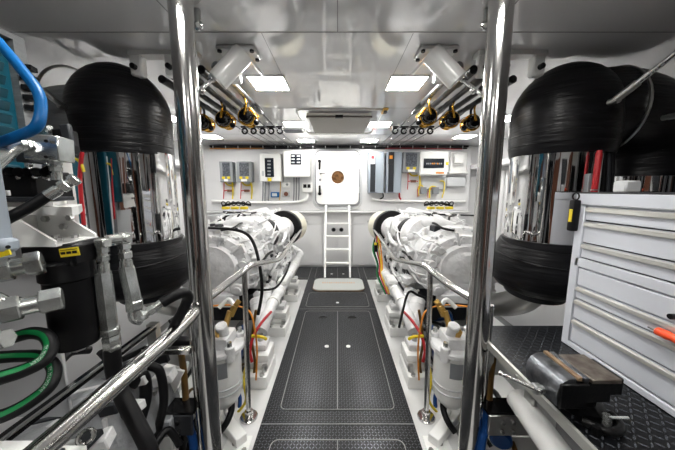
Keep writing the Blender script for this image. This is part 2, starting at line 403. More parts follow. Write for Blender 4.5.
# ================================================================== EXHAUST RISERS
def riser(S):
    X, Y = (1.25 if S > 0 else -1.19), 1.55
    t = thing('exhaust_riser', 'large chrome exhaust riser with black rubber elbows on the %s side' % SIDE[S], 'exhaust pipe', (X, Y, .6))
    M().cyl((X, Y, .985), (X, Y, 1.505), .217, n=64).out('chrome_pipe', 'chrome', t)
    # rubber dome and outer leg
    RD = .250 if S > 0 else .240; dx = S*(.018 if S > 0 else .022)
    prof = [(.12, 1.489), (.236 if S < 0 else .234, 1.489), (.238, 1.497), (RD-.004, 1.54), (RD-.001, 1.61), (RD, 1.68)]
    for k in range(1, 11):
        a = pi/2*k/10; prof.append((RD*cos(a), 1.70+.28*sin(a)))
    m = M(); m.lathe(prof, (X+dx, Y, 0), (0, 0, 1), 56)
    for z_, r_ in ((1.545, RD-.006), (1.60, RD-.004)): m.ring((X+dx, Y, z_), (0, 0, 1), r_, .004, 56, 6)
    el = m.out('rubber_elbow', 'rubber', t)
    ox = X+S*.62
    lo = 0 if S > 0 else .09
    m = M(); m.tube([(X+S*.05, Y, 1.70-lo), (X+S*.25, Y+.02, 1.74-lo), (X+S*.45, Y+.05, 1.71-lo), (ox-S*.03, Y+.07, 1.6), (ox, Y+.08, 1.45), (ox, Y+.08, 1.37)], .225, n=32, sm=6)
    m.out('outer_elbow', 'rubber' if S > 0 else 'greywrap', t)
    m = M(); m.ring((X+S*.27, Y+.02, 1.735), (1, 0, 0), .229, .008, 40, 6); m.out('hose_clamp', 'brushed', t)
    M().cyl((ox, Y+.08, .7), (ox, Y+.08, 1.42), .2, n=40).out('outer_pipe', 'chrome', t)
    # lower boot bends down towards the engine
    m = M(); m.tube([(X, Y, 1.015), (X, Y, .97)], .2, n=48, sm=0, rs=(.228, .232))
    q = V((-S*.05, .10, -1)).normalized()
    m.lathe([(.2, 0), (.236, .01), (.250, .05), (.270, .12), (.275, .18), (.262, .235), (.225, .28), (.16, .31)], (X, Y, 1.0), q, 56)
    for z_ in (.09,): m.ring(V((X, Y, 1.0))+q*z_, q, .266, .005, 56, 6)
    m.out('lower_boot', 'rubber', t)
    m = M(); m.lathe([(.14, .29), (.16, .30), (.16, .34), (.14, .35)], (X, Y, 1.0), q, 40); m.out('lower_clamp', 'darkgrey', t)
    m = M(); m.tube([V((X, Y, 1.0))+q*.33, (X-S*.03, Y+.15, .55), (X-S*.05, Y+.4, .42), (X-S*.1, Y+.6, .45)], .085, n=28); m.out('outlet_pipe', 'brushed', t)
riser(-1); riser(1)
# stays holding the domes
def stay(a, b, label, r=.011, mt='chrome'):
    a, b = V(a), V(b); d = (b-a).normalized(); L = (b-a).length
    t = thing('stay_rod', label, 'rod', a)
    m = M(); m.cyl(a+d*.08, b, r, n=14); m.out('rod', mt, t)
    m = M(); m.cyl(a, a+d*.10, r*1.45, n=14, bev=.004); m.cyl(a+V((0, -.02, 0)), a+V((0, .02, 0)), r*1.3, n=12); m.out('fork_end', 'brushed', t)
stay(P(614, 101, 1.24), P(700, 34, .98), 'polished stay rod running from the right dome up to the ceiling edge')
stay(P(668, 117, 1.25), P(700, 112, 1.1), 'short bright rod end at the right edge below the long stay rod', .009)
stay(P(63, 107, 1.32), P(18, 70, 1.15), 'dark stay rod between the left dome and the teal louvred unit', .008, 'darkgrey')
# ================================================================== POLES AND RAILS
def pole(S):
    X = -.559 if S < 0 else .583; Y = 1.03; r = .041
    t = thing('support_pole', 'thick polished steel floor to ceiling pole on the %s' % SIDE[S], 'pole', (X, Y, -.02))
    M().cyl((X, Y, 0), (X, Y, ZC-.006), r, n=48).out('pole', 'steel', t)
    M().cyl((X, Y, -.018), (X, Y, 0.004), .075, n=32, bev=.004).out('base_flange', 'brushed', t)
    M().cyl((X, Y, ZC-.016), (X, Y, ZC-.001), .07, n=32, bev=.004).out('top_flange', 'brushed', t)
    M().tube([(X+S*.062, Y+.02, .0), (X+S*.062, Y+.02, .82)], .013, n=14, sm=0).out('side_tube', 'steel', t)
pole(-1); pole(1)
def rail(S):
    t = thing('handrail', 'polished tube handrail dropping from the %s pole along the engine' % SIDE[S], 'handrail', (S*.5, 1.37, -.02))
    px = -.559 if S < 0 else .583
    pts = [(px, 1.04, .838), (S*.535, 1.2, .852), (S*.507, 1.36, .868), (S*.50, 1.43, .872), (S*.49, 1.52, .862), (S*.478, 1.95, .765), (S*.472, 2.1, .745), (S*.47, 2.3, .750), (S*.47, 3.0, .79), (S*.47, 3.85, .82), (S*.475, 3.98, .82), (S*.53, 4.0, .82), (S*.6, 3.98, .81)]
    M().tube(pts, .0175, n=16, sm=5).out('top_rail', 'steel', t)
    M().tube([(S*.505, 1.38, .862), (S*.517, 1.37, .02)], .0145, n=16, sm=0).out('post', 'steel', t)
    M().cyl((S*.517, 1.37, -.019), (S*.517, 1.37, -.003), .05, n=28, bev=.004).out('base_flange', 'steel', t)
    M().cyl((S*.517, 1.37, -.004), (S*.516, 1.37, .03), .022, n=20).out('collar', 'steel', t)
rail(-1); rail(1)
m = M().tube([(-.575, 1.0, .835), (-.545, .9, .83), (-.54, .5, .83), (-.54, -.1, .83)], .0225, n=24, sm=4)
m.out('grab_rail', 'steel', **kw('thick polished rail running from the left pole towards the camera', 'handrail'))
m = M().use('blackgloss'); m.span((-.82, .2, .698), (-.79, 1.08, .712)); m.use('brushed'); m.span((-.797, .2, .712), (-.788, 1.08, .717)); m.span((-.83, 1.07, .45), (-.79, 1.1, .72))
m.out('frame_bar', None, smooth=False, **kw('dark metal frame bar parallel to and outboard of the left grab rail', 'frame'))
# cross frames beside poles
for S in (-1, 1):
    px = -.559 if S < 0 else .583
    t = thing('pipe_bracket', '%s with four bolts clamped beside the %s pole' % ('dark steel bracket' if S < 0 else 'bright steel plate bracket', SIDE[S]), 'bracket', (px+S*.15, 1.03, .3))
    m = M(); m.span((px+S*.05, .99, .36), (px+S*.27, 1.07, .372)); m.out('shelf', 'blackgloss', t, smooth=False)
    if S < 0:
        M().span((px-.05, 1.0, .625), (px-.25, 1.03, .65), bev=.003).out('upper_bar', 'steel', t)
        M().span((px-.07, 1.05, .63), (px-.2, 1.09, .66), bev=.003).out('dark_clamp', 'black', t)
    m = M(); m.span((px+S*.055, .985, .265), (px+S*.26, .998, .36), bev=.003); m.out('plate', 'brushed' if S > 0 else 'darkgrey', t)
    for dx in (.11, .155):
        for z in (.292, .335): M().cyl((px+S*dx, .985, z), (px+S*dx, .973, z), .009, n=6).out('bolt', 'steel', t)
# ================================================================== STRINGERS + MOUNTS
for S in (-1, 1):
    m = M().use('stringer'); m.span((S*.432, YF+.05, -.5), (S*.655, 3.765, -.02), bev=.006); m.span((S*.655, YF+.05, -.5), (S*.665, 3.9, -.06))
    m.out('floor_stringer', None, smooth=False, kind='structure')
    m = M().use('stringer'); m.span((S*1.35, 1.6, -.5), (S*1.5, 4.2, .1), bev=.006); m.out('floor_bearer', None, smooth=False, kind='structure')
    for k, (x, y) in enumerate([(.475, 1.17), (.50, 1.08), (.535, 1.2), (.47, .98)]):
        M().cyl((S*x, y, -.021), (S*x, y, -.004), .013, n=6).out('deck_bolt', 'steel', **kw('hexagonal bolt in the white stringer near the foot of the %s pole' % SIDE[S], 'bolt', 'bolts in the %s white stringer' % SIDE[S]))
    t = thing('diagonal_strut', 'white box strut running from the white stringer down past the %s pole' % SIDE[S], 'strut', (S*.6, 1.2, -.02))
    m = M(); m.box((S*.62, 1.31, .012), (.34, .06, .055), rot=(0, 0, S*42), bev=.004); m.out('beam', 'white', t)
    M().box((S*.52, 1.2, -.013), (.13, .1, .012), bev=.003).out('foot_plate', 'white', t)
    for k, (y, w, h) in enumerate([(1.72, 'nearest', 1), (2.35, 'middle', .9), (3.1, 'farthest', .9)]):
        t = thing('engine_mount', '%s white stepped engine mount on the %s stringer' % (w, SIDE[S]), 'engine mount', (S*.56, y, -.02), '%s row of engine mounts' % SIDE[S])
        c = S*.555
        M().box((c, y, .025), (.17, .26, .09), bev=.006).out('base', 'white', t)
        M().box((c, y+.03, .095), (.15, .17, .05), bev=.006).out('riser_block', 'white', t)
        M().box((c, y+.03, .15), (.165, .18, .055), bev=.02, seg=2).out('cushion', 'white', t)
        M().box((c+S*.01, y+.05, .2), (.13, .13, .05), bev=.015, seg=2).out('cap', 'engine', t)
        for dx, dy in ((-.05, -.115), (.05, -.115)):
            M().cyl((c+dx, y+dy, .07), (c+dx, y+dy, .085), .016, n=6).out('bolt', 'brushed', t)
            M().cyl((c+dx*1.1, y-.07, .07), (c+dx*1.1, y-.07, .115), .018, n=12).out('stud', 'brushed', t)
        M().cyl((c+S*.0, y+.05, .22), (c, y+.05, .27), .02, n=12).out('top_nut', 'brushed', t)
# ================================================================== ENGINES
def engine(S):
    rnd = random.Random(11+S)
    t = thing('marine_engine', 'large white painted marine diesel engine on the %s side' % SIDE[S], 'engine', (S*1.0, 2.9, -.02))
    c = S*.99
    # gearbox housing facing the camera
    m = M(); prof = [(.05, 1.93), (.12, 1.93), (.15, 1.95), (.2, 1.95), (.22, 1.985), (.29, 1.99), (.31, 2.03), (.355, 2.06), (.365, 2.2), (.35, 2.23), (.385, 2.25), (.385, 2.3), (.34, 2.33), (.34, 2.6)]
    m.lathe(prof, (c, 0, .72), (0, 1, 0), 40)
    for k in range(20):
        a = 2*pi*k/20; m.cyl((c+.365*cos(a), 2.235, .72+.365*sin(a)), (c+.365*cos(a), 2.32, .72+.365*sin(a)), .018, n=8)
    for k in range(12):
        a = 2*pi*k/12+.2; m.box((c+.34*cos(a), 2.12, .72+.34*sin(a)), (.05, .14, .02), rot=(0, -degrees(a), 0), bev=.004)
    m.box((c-S*.22, 2.0, .88), (.10, .05, .09), rot=(0, S*20, 0), bev=.012, seg=2); m.box((c-S*.24, 1.98, .62), (.1, .08, .1), bev=.02, seg=2)
    m.cyl((c-S*.22, 1.93, .52), (c-S*.22, 2.05, .52), .06, n=20, bev=.01); m.cyl((c-S*.22, 1.91, .52), (c-S*.22, 1.94, .52), .03, n=12)
    m.cyl((c-S*.26, 1.95, .75), (c-S*.26, 2.05, .75), .035, n=14, bev=.005); m.cyl((c+S*.1, 1.9, .9), (c+S*.1, 2.05, .9), .05, n=16, bev=.008)
    m.box((c-S*.05, 1.97, .42), (.3, .12, .12), bev=.02, seg=2)
    zz = lambda z: .705+(z-.72)*.84
    for v in m.bm.verts: v.co.z = zz(v.co.z)
    m.out('gearbox', 'engine', t)
    for k in range(11):
        a = 2*pi*k/11+.1; M().box((c+.26*cos(a), 1.985, zz(.72+.26*sin(a))), (.13, .035, .018), rot=(0, -degrees(a), 0), bev=.003).out('rib', 'engine', t)
    for k in range(14):
        a = 2*pi*k/14; M().cyl((c+.335*cos(a), 2.03, zz(.72+.335*sin(a))), (c+.335*cos(a), 2.06, zz(.72+.335*sin(a))), .013, n=6).out('bolt', 'lightgrey' if k % 2 else 'engine', t)
    for k in range(46):
        a = radians(rnd.uniform(60, 290)); q_ = rnd.uniform(.2, .37); w = rnd.uniform(.012, .04); yy = 1.99 if q_ < .29 else 2.05
        cx_, cz_ = c-S*abs(q_*cos(a)) if rnd.random() < .8 else c+S*abs(q_*cos(a)), .705+.84*q_*sin(a)
        m = M()
        if k % 3 == 0: m.cyl((cx_, yy-w*.8, cz_), (cx_, yy+.03, cz_), w*.7, n=12, bev=.003)
        elif k % 3 == 1: m.box((cx_, yy, cz_), (w*1.6, w*1.8, w), rot=(0, rnd.uniform(-50, 50), 0), bev=.005, seg=2)
        else: m.cyl((cx_, yy-.012, cz_), (cx_, yy+.02, cz_), w*.45, n=6)
        m.out('casting_boss', 'engine', t)
    for k in range(7):
        z_ = .45+k*.09; x_ = c-S*sqrt(max(.37**2-((z_-.705)/.84)**2, .01)); m = M()
        m.tube([(x_+S*.06, 2.0, z_), (x_-S*.01, 2.06, z_+.01), (x_-S*.02, 2.2, z_+.03), (x_-S*.01, 2.4, z_+.01)], rnd.uniform(.006, .013), n=8)
        m.out('oil_line', 'engine' if k % 3 else 'hose', t)
    m = M(); m.box((c, 3.1, .6), (.62, 1.35, .5), bev=.03, seg=2)
    for k in range(6):
        m.box((c-S*.32, 2.6+k*.2, .58), (.05, .12, .34), bev=.012); m.cyl((c-S*.34, 2.6+k*.2, .72), (c-S*.37, 2.6+k*.2, .72), .03, n=12)
    m.box((c-S*.3, 3.0, .38), (.1, 1.2, .07), bev=.012)
    m.out('block', 'engine', t)
    M().box((c, 3.0, .22), (.42, 1.4, .26), bev=.03, seg=2).out('sump', 'darkgrey', t)
    for q, nm in ((-1, 'inboard'), (1, 'outboard')):
        m = M(); m.box((c+q*S*.19, 3.05, .90), (.24, 1.2, .16), rot=(0, q*S*22, 0), bev=.03, seg=2)
        for k in range(5):
            m.box((c+q*S*.2, 2.6+k*.23, .97), (.2, .17, .06), rot=(0, q*S*22, 0), bev=.02, seg=2)
            m.cyl((c+q*S*.2, 2.6+k*.23, 1.02), (c+q*S*.22, 2.6+k*.23, 1.06), .016, n=8)
        m.out('valve_cover', 'engine', t)
    m = M()
    for k in range(5): m.tube([(c-S*.1, 2.62+k*.22, .95), (c-S*.02, 2.62+k*.22, 1.03), (c+S*.1, 2.62+k*.22, .97)], .032, n=12, sm=5)
    m.tube([(c, 2.45, .97), (c, 2.7, 1.01), (c, 3.6, 1.01)], .055, n=16, sm=5)
    m.out('intake_manifold', 'engine', t)
    # castings and bosses of many shapes
    for k in range(60):
        y = rnd.uniform(2.02, 3.7); z = rnd.uniform(.4, .95 if y < 2.35 else .70); x = c-S*rnd.uniform(.29, .41)
        w = rnd.uniform(.02, .07); m = M()
        if k % 3: m.box((x, y, z), (w, w*rnd.uniform(.8, 2.2), w*rnd.uniform(.6, 1.6)), rot=(rnd.uniform(-20, 20), rnd.uniform(-20, 20), rnd.uniform(-12, 12)), bev=.008, seg=2)
        else: m.cyl((x, y, z), (x-S*rnd.uniform(.02, .06), y-rnd.uniform(0, .03), z), w*.45, n=14, bev=.004)
        m.out('casting', 'engine', t)
    for k in range(30):
        y = rnd.uniform(2.1, 2.9); x = c+rnd.uniform(-.3, .3); w = rnd.uniform(.02, .06); z = .96+.05*(1-abs(x-c)/.3) + (.03 if y > 2.45 else 0); m = M()
        if k % 2: m.box((x, y, z), (w, w*1.6, w), rot=(0, 0, rnd.uniform(-40, 40)), bev=.01)
        else: m.cyl((x, y, z-.04), (x, y, z+w*.4), w*.4, n=12, bev=.004)
        m.out('casting', 'engine' if k % 5 else 'darkgrey', t)
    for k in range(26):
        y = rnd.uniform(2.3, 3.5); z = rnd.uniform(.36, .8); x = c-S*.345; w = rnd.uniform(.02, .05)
        M().box((x, y, z), (.03, w*2, w), bev=.005).out('gap_shade', 'darkgrey', t)  # dark boxes stand in for the shade in gaps between castings
    m = M()
    for k in range(9):
        y0 = rnd.uniform(2.1, 3.0); z0 = rnd.uniform(.5, .98); x = c-S*.38
        m.tube([(x, y0, z0), (x-S*.03, y0+.15, z0+rnd.uniform(-.1, .1)), (x-S*.01, y0+.4, z0+rnd.uniform(-.15, .1)), (x+S*.05, y0+.5, z0+.05)], rnd.uniform(.006, .014), n=8)
    m.out('fuel_lines', 'engine', t)
    for k in range(8):
        x0 = c+rnd.uniform(-.25, .3); y0 = rnd.uniform(2.1, 2.5); m = M()
        m.tube([(x0, y0, 1.0), (x0+rnd.uniform(-.1, .1), y0+.12, 1.06), (x0+rnd.uniform(-.15, .15), y0+.3, 1.06), (x0+rnd.uniform(-.2, .2), y0+.55, 1.05)], rnd.uniform(.006, .011), n=8)
        m.out('top_cable', ['hose', 'engine', 'hose', 'lightgrey'][k % 4], t)
    # turbo intake, air filter
    A = P(389 if S > 0 else 286, 227, 3.45); A = V((S*(abs(A.x)-.03), A.y, A.z)); B = V((S*.79, 2.5, .86)); ax = (B-A).normalized()
    f = M(); L = .34; st = A-ax*.05
    f.lathe([(.09, -.24), (.19, -.22), (.208, -.18), (.21, .1), (.205, .12)], A, ax, 36); f.out('air_filter', 'cream', t)
    M().lathe([(.14, .11), (.216, .11), (.224, .125), (.224, .19), (.216, .205), (.13, .205)], A, ax, 36).out('filter_band', 'black', t)
    D = (B-A).length
    M().lathe([(.12, .2), (.145, .21), (.145, .3), (.130, .38), (.125, D-.32), (.135, D-.16)], A, ax, 32).out('intake_duct', 'engine', t)
    M().lathe([(.13, D-.2), (.165, D-.195), (.165, D-.11), (.13, D-.105)], A, ax, 32).out('duct_clamp', 'black', t)
    m = M(); m.lathe([(.13, D-.1), (.16, D-.07), (.19, D-.02), (.2, D+.04), (.17, D+.12), (.06, D+.15)], A, ax, 28)
    m.tube([B+V((0, 0, .12)), B+V((S*.05, -.2, .16)), B+V((S*.2, -.3, .12))], .05, n=14); m.out('turbocharger', 'engine', t)
    m = M(); q = A+ax*.45; m.tube([q+V((-S*.12, 0, -.02)), q+V((-S*.14, -.25, -.07)), q+V((-S*.1, -.4, -.1))], .022, n=10); m.cyl(q+V((-S*.16, -.05, -.12)), q+V((-S*.16, -.05, .05)), .012, n=8)
    m.out('vent_pipe', 'engine', t)
    # yellow injector plugs on top
    w = M(); w.tube([(c-S*.02, 2.95, 1.13), (c+S*.12, 2.9, 1.16), (c+S*.3, 2.95, 1.12)], .012, n=8)
    for k in range(6): w.ring((c+S*(.0+k*.055), 2.92, 1.15), (0, 1, .2), .022, .006, 12, 5)
    w.out('wiring_harness', 'hose', t)
    for k in range(3): M().box((c+S*(.03+k*.1), 2.87, 1.105), (.075, .06, .028), bev=.006).out('yellow_plug', 'yellow', t)
    # black loom over the gearbox
    m = M()
    if S > 0: m.tube([P(*p) for p in ((399, 328, 1.75), (403, 310, 1.8), (409, 292, 1.85), (420, 296, 1.85), (440, 302, 1.85), (475, 306, 1.85))], .009, n=8)
    if S < 0: m.tube([P(*(p[0] if S < 0 else 675-p[0], p[1]), p[2]) for p in ((190, 228, 2.0), (215, 228, 1.93), (240, 231, 1.9), (252, 240, 1.86), (259, 262, 1.8), (262, 290, 1.75), (258, 315, 1.7))], .011, n=8)
    if S < 0: m.tube([P(*(p[0] if S < 0 else 675-p[0], p[1]), p[2]) for p in ((258, 290, 1.78), (275, 288, 1.8), (285, 275, 1.85), (290, 262, 1.95))], .008, n=8)
    m.out('cable_loom', 'hose', t)
    # oil filters low at the side
    for k in range(2):
        a = V((S*.66, 2.05+k*.2, .42)); b = V((S*.58, 1.9+k*.2, .22))
        m = M(); m.cyl(a, b, .06, n=24, bev=.012)
        for j in (.2, .5, .8): m.ring(a.lerp(b, j), b-a, .06, .005, 24, 6)
        m.out('oil_filter', 'engine', t)
    m = M(); m.tube([(S*.56, 1.8, .27), (S*.55, 2.0, .34), (S*.545, 2.3, .36), (S*.545, 3.6, .36), (S*.56, 3.75, .40), (S*.7, 3.85, .45)], .046, n=18, sm=5); m.out('coolant_pipe', 'engine', t)
    for y in (2.1, 2.35, 2.6, 2.85, 3.2): M().cyl((S*.545, y, .355), (S*.545, y+.03, .356), .056, n=20, bev=.005).out('flange', 'white', t)
    m = M(); m.box((S*.53, 2.5, .42), (.09, .2, .05), bev=.01); m.out('bracket', 'white', t)
    return t
engine(-1); engine(1)
# wire bundle hanging at the back of the right engine (red, yellow, green)
t = thing('wire_bundle', 'red, yellow and black wires hanging from the end of the right handrail', 'wires', P(381, 290, 2.9))
for k, (c_, dx) in enumerate((('red', 3), ('yellow', 5), ('black', 0), ('orange', 7), ('green', -1))):
    pts = [P(375+dx*.6, 236+k, 3.05), P(374+dx, 250, 3.0), P(378+dx*.6, 264, 2.95), P(378+dx*.7, 275, 2.85), P(386+dx*.5, 294, 2.65)]
    M().tube(pts, .0085, n=8).out(c_+'_wire', c_, t)
M().box(P(376, 247, 2.99), (.04, .04, .11), bev=.006).out('terminal_block', 'black', t)
M().box(P(375.5, 244, 2.96), (.028, .02, .028), bev=.004).out('yellow_plug', 'yellow', t)
# ================================================================== FUEL FILTERS
for S in (-1, 1):
    X, Y = S*.63, 1.33
    t = thing('fuel_filter', 'white fuel filter canister with brass fittings beside the %s pole' % SIDE[S], 'filter', (X, Y, .1))
    M().lathe([(.02, .11), (.06, .125), (.088, .17), (.095, .24), (.097, .43), (.09, .45)], (X, Y, 0), (0, 0, 1), 36).out('bowl', 'white', t)
    m = M(); m.ring((X, Y, .225), (0, 0, 1), .095, .004, 36, 6); m.ring((X, Y, .26), (0, 0, 1), .096, .004, 36, 6); m.out('rib', 'lightgrey', t)
    m = M(); m.cyl((X, Y, .44), (X, Y, .475), .118, n=36, bev=.008)
    for k in range(4):
        a = pi/4+k*pi/2; m.cyl((X+.105*cos(a), Y+.105*sin(a), .42), (X+.105*cos(a), Y+.105*sin(a), .5), .024, n=14, bev=.004)
    m.box((X, Y, .5), (.12, .14, .07), bev=.02, seg=2); m.cyl((X-S*.02, Y, .5), (X-S*.02, Y-.04, .60), .03, n=16, bev=.005); m.out('head', 'engine', t)
    for k in range(4):
        a = pi/4+k*pi/2; M().cyl((X+.105*cos(a), Y+.105*sin(a), .5), (X+.105*cos(a), Y+.105*sin(a), .525), .013, n=6).out('bolt', 'zinc', t)
    m = M(); hexn(m, (X, Y-.02, .53), (X+S*.0, Y-.05, .57), .022); m.cyl((X, Y+.03, .52), (X-S*.03, Y+.06, .63), .016, n=12); hexn(m, (X-S*.03, Y+.06, .6), (X-S*.05, Y+.08, .65), .02)
    hexn(m, (X-S*.05, Y+.08, .65), (X-S*.07, Y+.1, .675), .016); m.out('brass_fitting', 'brass', t)
    m = M(); m.tube([(X-S*.05, Y+.08, .64), (X-S*.0, Y+.12, .67), (X+S*.05, Y+.1, .63)], .013, n=10); m.cyl((X+S*.07, Y-.02, .5), (X+S*.07, Y-.02, .56), .02, n=14); m.ring((X+S*.07, Y-.02, .57), (0, 0, 1), .022, .006, 14, 6); m.out('valve', 'white', t)
    lb = M(); lb.lathe([(.0975, .33), (.0985, .33), (.0985, .41), (.0975, .41)], (X, Y, 0), (0, 0, 1), 36, closed=True)
    # label patch covering only the front inboard quarter
    lb.bm.free(); lb = M(); R = []
    for k in range(9):
        a = radians((-110 if S < 0 else -120)+k*7); q = V((cos(a), sin(a), 0))
        R.append([V((X, Y, .33))+q*.0965, V((X, Y, .33))+q*.0988, V((X, Y, .415))+q*.0988, V((X, Y, .415))+q*.0965])
    lb.rings(R); lb.out('label_plate', 'grey', t)
    M().tube([(X, Y, .12), (X, Y, .06), (X-S*.04, Y-.03, .03)], .012, n=10).out('drain', 'white', t)
# ================================================================== BILGE HOSES
def hose(pts, r, mt, label, name='hose', cat='hose', **k):
    m = M().tube(pts, r, n=12, sm=6); return m.out(name, mt, **kw(label, cat, **k))
for S in (-1, 1):
    q = lambda x, y, Y: P(x if S < 0 else 675-x, y, Y)
    w = SIDE[S]
    hose([q(243, 325, 1.6), q(241, 350, 1.55), q(238, 385, 1.5), q(240, 400, 1.48), q(238, 420, 1.4)], .012, 'deepblue', 'blue hose in the bilge just behind the %s fuel filter' % w)
    hose([q(188, 412, 1.02), q(190, 430, 1.01), q(193, 440, 1.0), q(196, 470, .97)], .017, 'deepblue', 'blue hose hanging under the bolted bracket beside the %s pole' % w)
    hose([q(181, 352, 1.12), q(184, 375, 1.1), q(186, 402, 1.06)], .014, 'amber', 'brownish yellow pipe above the bracket outboard of the %s pole' % w, 'pipe', 'pipe')
    hose([q(196, 308, 1.5), q(228, 305, 1.6), q(248, 310, 1.6), q(254, 325, 1.55), q(257, 350, 1.55), q(256, 380, 1.52)], .0055, 'orange', 'orange cable looping behind the %s handrail post' % w, 'cable', 'cable')
    hose([q(271, 312, 1.9), q(262, 322, 1.75), q(254, 335, 1.65), q(250, 350, 1.6), q(252, 362, 1.58)], .010, 'red', 'red cable dropping behind the %s engine mount' % w, 'cable', 'cable')
    hose([q(252, 336, 1.6), q(262, 337, 1.58), q(266, 339, 1.6)], .010, 'yellow', 'yellow sleeve lying over the %s engine mount' % w, 'cable_sleeve', 'cable')
    hose([q(256, 310, 1.7), q(252, 340, 1.68), q(255, 365, 1.65), q(250, 395, 1.6)], .009, 'amber', 'amber hose standing behind the %s engine mount' % w)
    hose([q(247, 360, 1.5), q(244, 380, 1.45), q(246, 400, 1.4), q(238, 412, 1.42)], .008, 'yellow', 'yellow hose low beside the %s fuel filter' % w)
    hose([q(225, 395, 1.3), q(232, 405, 1.3), q(228, 420, 1.25), q(220, 432, 1.22)], .016, 'black', 'black hose curling under the %s fuel filter' % w)
    rnd = random.Random(40+S)
    for k in range(20):
        x = S*rnd.uniform(.70, .95); y = rnd.uniform(1.15, 1.9); z = rnd.uniform(-.25, .22)
        col = ['deepblue', 'black', 'hose', 'amber', 'lightgrey', 'black', 'hose', 'amber', 'white', 'black'][k % 10]
        nm = {'deepblue': 'blue', 'black': 'black', 'hose': 'black ribbed', 'amber': 'amber', 'lightgrey': 'grey', 'white': 'white'}[col]
        pts = [(x, y, z), (x+rnd.uniform(-.06, .06), y+rnd.uniform(.1, .2), z+rnd.uniform(.05, .2)), (x+rnd.uniform(-.08, .08), y+rnd.uniform(.2, .4), z+rnd.uniform(-.05, .15)), (x+rnd.uniform(-.05, .1), y+.6, z-.1)]
        hose(pts, rnd.uniform(.007, .016), col, '%s hose among the tangle in the %s bilge below the engine' % (nm, w), group='hoses tangled in the %s bilge' % w)
    # small pumps/valves in the bilge
    t = thing('bilge_pump', 'dark pump with steel band low in the %s bilge below the bracket' % w, 'pump', (S*.80, 1.0, -.1))
    m = M(); m.cyl((S*.74, .93, .12), (S*.84, 1.08, -.02), .062, n=24, bev=.01); m.out('body', 'black', t)
    M().ring((S*.79, 1.0, .05), (S*.1, .15, -.14), .064, .006, 24, 6).out('band', 'steel', t)
    if S > 0: M().cyl((S*.72, 1.02, .2), (S*.76, 1.1, .2), .045, n=24, bev=.01).out('blue_cap', 'deepblue', t)
    t = thing('tank', 'pale %s lying in the outer %s bilge beyond the hoses' % ('tank', w), 'tank', (S*1.0, 1.45, -.5))
    M().box((S*1.05, 1.5, -.22), (.3, .5, .4), bev=.04, seg=2).out('body', 'white', t); M().cyl((S*1.0, 1.4, -.03), (S*1.0, 1.4, .0), .05, n=20).out('cap', 'grey', t)
# ================================================================== BACK WALL EQUIPMENT
def wb(x0, y0, x1, y1, Y): a = P(x0, y0, Y); b = P(x1, y1, Y); return a, b
def wbox(x0, y0, x1, y1, dep, Y=yf, bev=.006):
    a, b = wb(x0, y0, x1, y1, Y-dep); m = M(); m.box(((a.x+b.x)/2, Y-dep/2-.001, (a.z+b.z)/2), (abs(b.x-a.x), dep, abs(a.z-b.z)), bev=bev); return m
def charger(x0, x1, y0, y1, side, lab):
    t = thing('battery_charger', lab, 'charger', P((x0+x1)/2, y1, yf-.05), 'grey battery chargers on the bulkhead')
    wbox(x0, y0, x1, y1, .13).out('case', 'grey', t)
    wbox(x0+3, y0+1, x1-3, y1-6, .01, yf-.131, .002).out('front_panel', 'pcb', t)
    w = (x1-x0)
    for f in (.3, .68): wbox(x0+w*f-1.4, y1-5.5, x0+w*f+1.4, y1-3, .012, yf-.131, .002).out('yellow_label', 'yellow', t)
    wbox(x0+5, y1-3, x1-5, y1-.6, .01, yf-.131, .002).out('white_label', 'white', t)
    m = M(); p = lambda x, y: P(x, y, yf-.04)
    m.tube([p(x0+6, y1), p(x0+9, y1+3), p(x0+14, y1+3), p(x1-1, y1+1), p(x1, y1+8), p(x1-.5, y1+17)], .012, n=8); m.out('yellow_cable', 'yellow', t)
    m = M(); m.tube([p(x0+5, y1), p(x0+5, y1+8), p(x0+4.5, y1+17)], .007, n=8); m.tube([p(x0+5, y1+9), p(x0+10, y1+8), p(x1-2, y1+9)], .008, n=8); m.out('red_cable', 'red', t)
    wbox(x0+8, y1+7.5, x0+13, y1+10, .03, yf-.03, .003).out('fuse', 'wood', t)
charger(219, 233, 161.5, 182, -1, 'grey battery charger with yellow labels, leftmost on the far bulkhead')
charger(236, 252, 161.5, 182, -1, 'grey battery charger second from the left, beside the white breaker box')
charger(403, 420, 152, 172.5, 1, 'dark grey battery charger right of the two tall inverters')
def cab(name, x0, y0, x1, y1, dep, lab, cat='electrical box', mt='white'):
    t = thing(name, lab, cat, P((x0+x1)/2, y1, yf-.05)); wbox(x0, y0, x1, y1, dep, bev=.01).out('case', mt, t); return t
t = cab('breaker_box', 259, 153.5, 281.5, 181.5, .16, 'white breaker box with tall black window left of the control box')
wbox(264.5, 158, 274, 177, .012, yf-.161, .002).out('window', 'screen', t)
for k in range(5): M().box(P(267.5+1.5, 161+k*3.4, yf-.176), (.05, .006, .025)).out('breaker', 'grey', t)
wbox(267.5, 178, 271.5, 181.3, .01, yf-.161, .002).out('yellow_sticker', 'yellow', t)
wbox(262, 171, 264, 176, .004, yf-.161, .001).out('notes', 'lightgrey', t)
t = cab('control_box', 283, 150.5, 310, 177, .2, 'white control box with square dark display left of the door')
wbox(290.5, 154, 301.5, 164.5, .012, yf-.201, .003).out('display', 'screen', t)
m = M()
for i in range(3):
    for j in range(2): m.box(P(293+j*5.5, 156+i*3.2, yf-.217), (.05, .005, .018))
m.out('keys', 'lightgrey', t)
t = cab('charge_module', 270.5, 192, 279, 197.5, .07, 'small blue electronic module below the breaker box', 'module', 'blue')
wbox(272, 193.2, 277, 196.3, .006, yf-.071, .001).out('label', 'lightgrey', t)
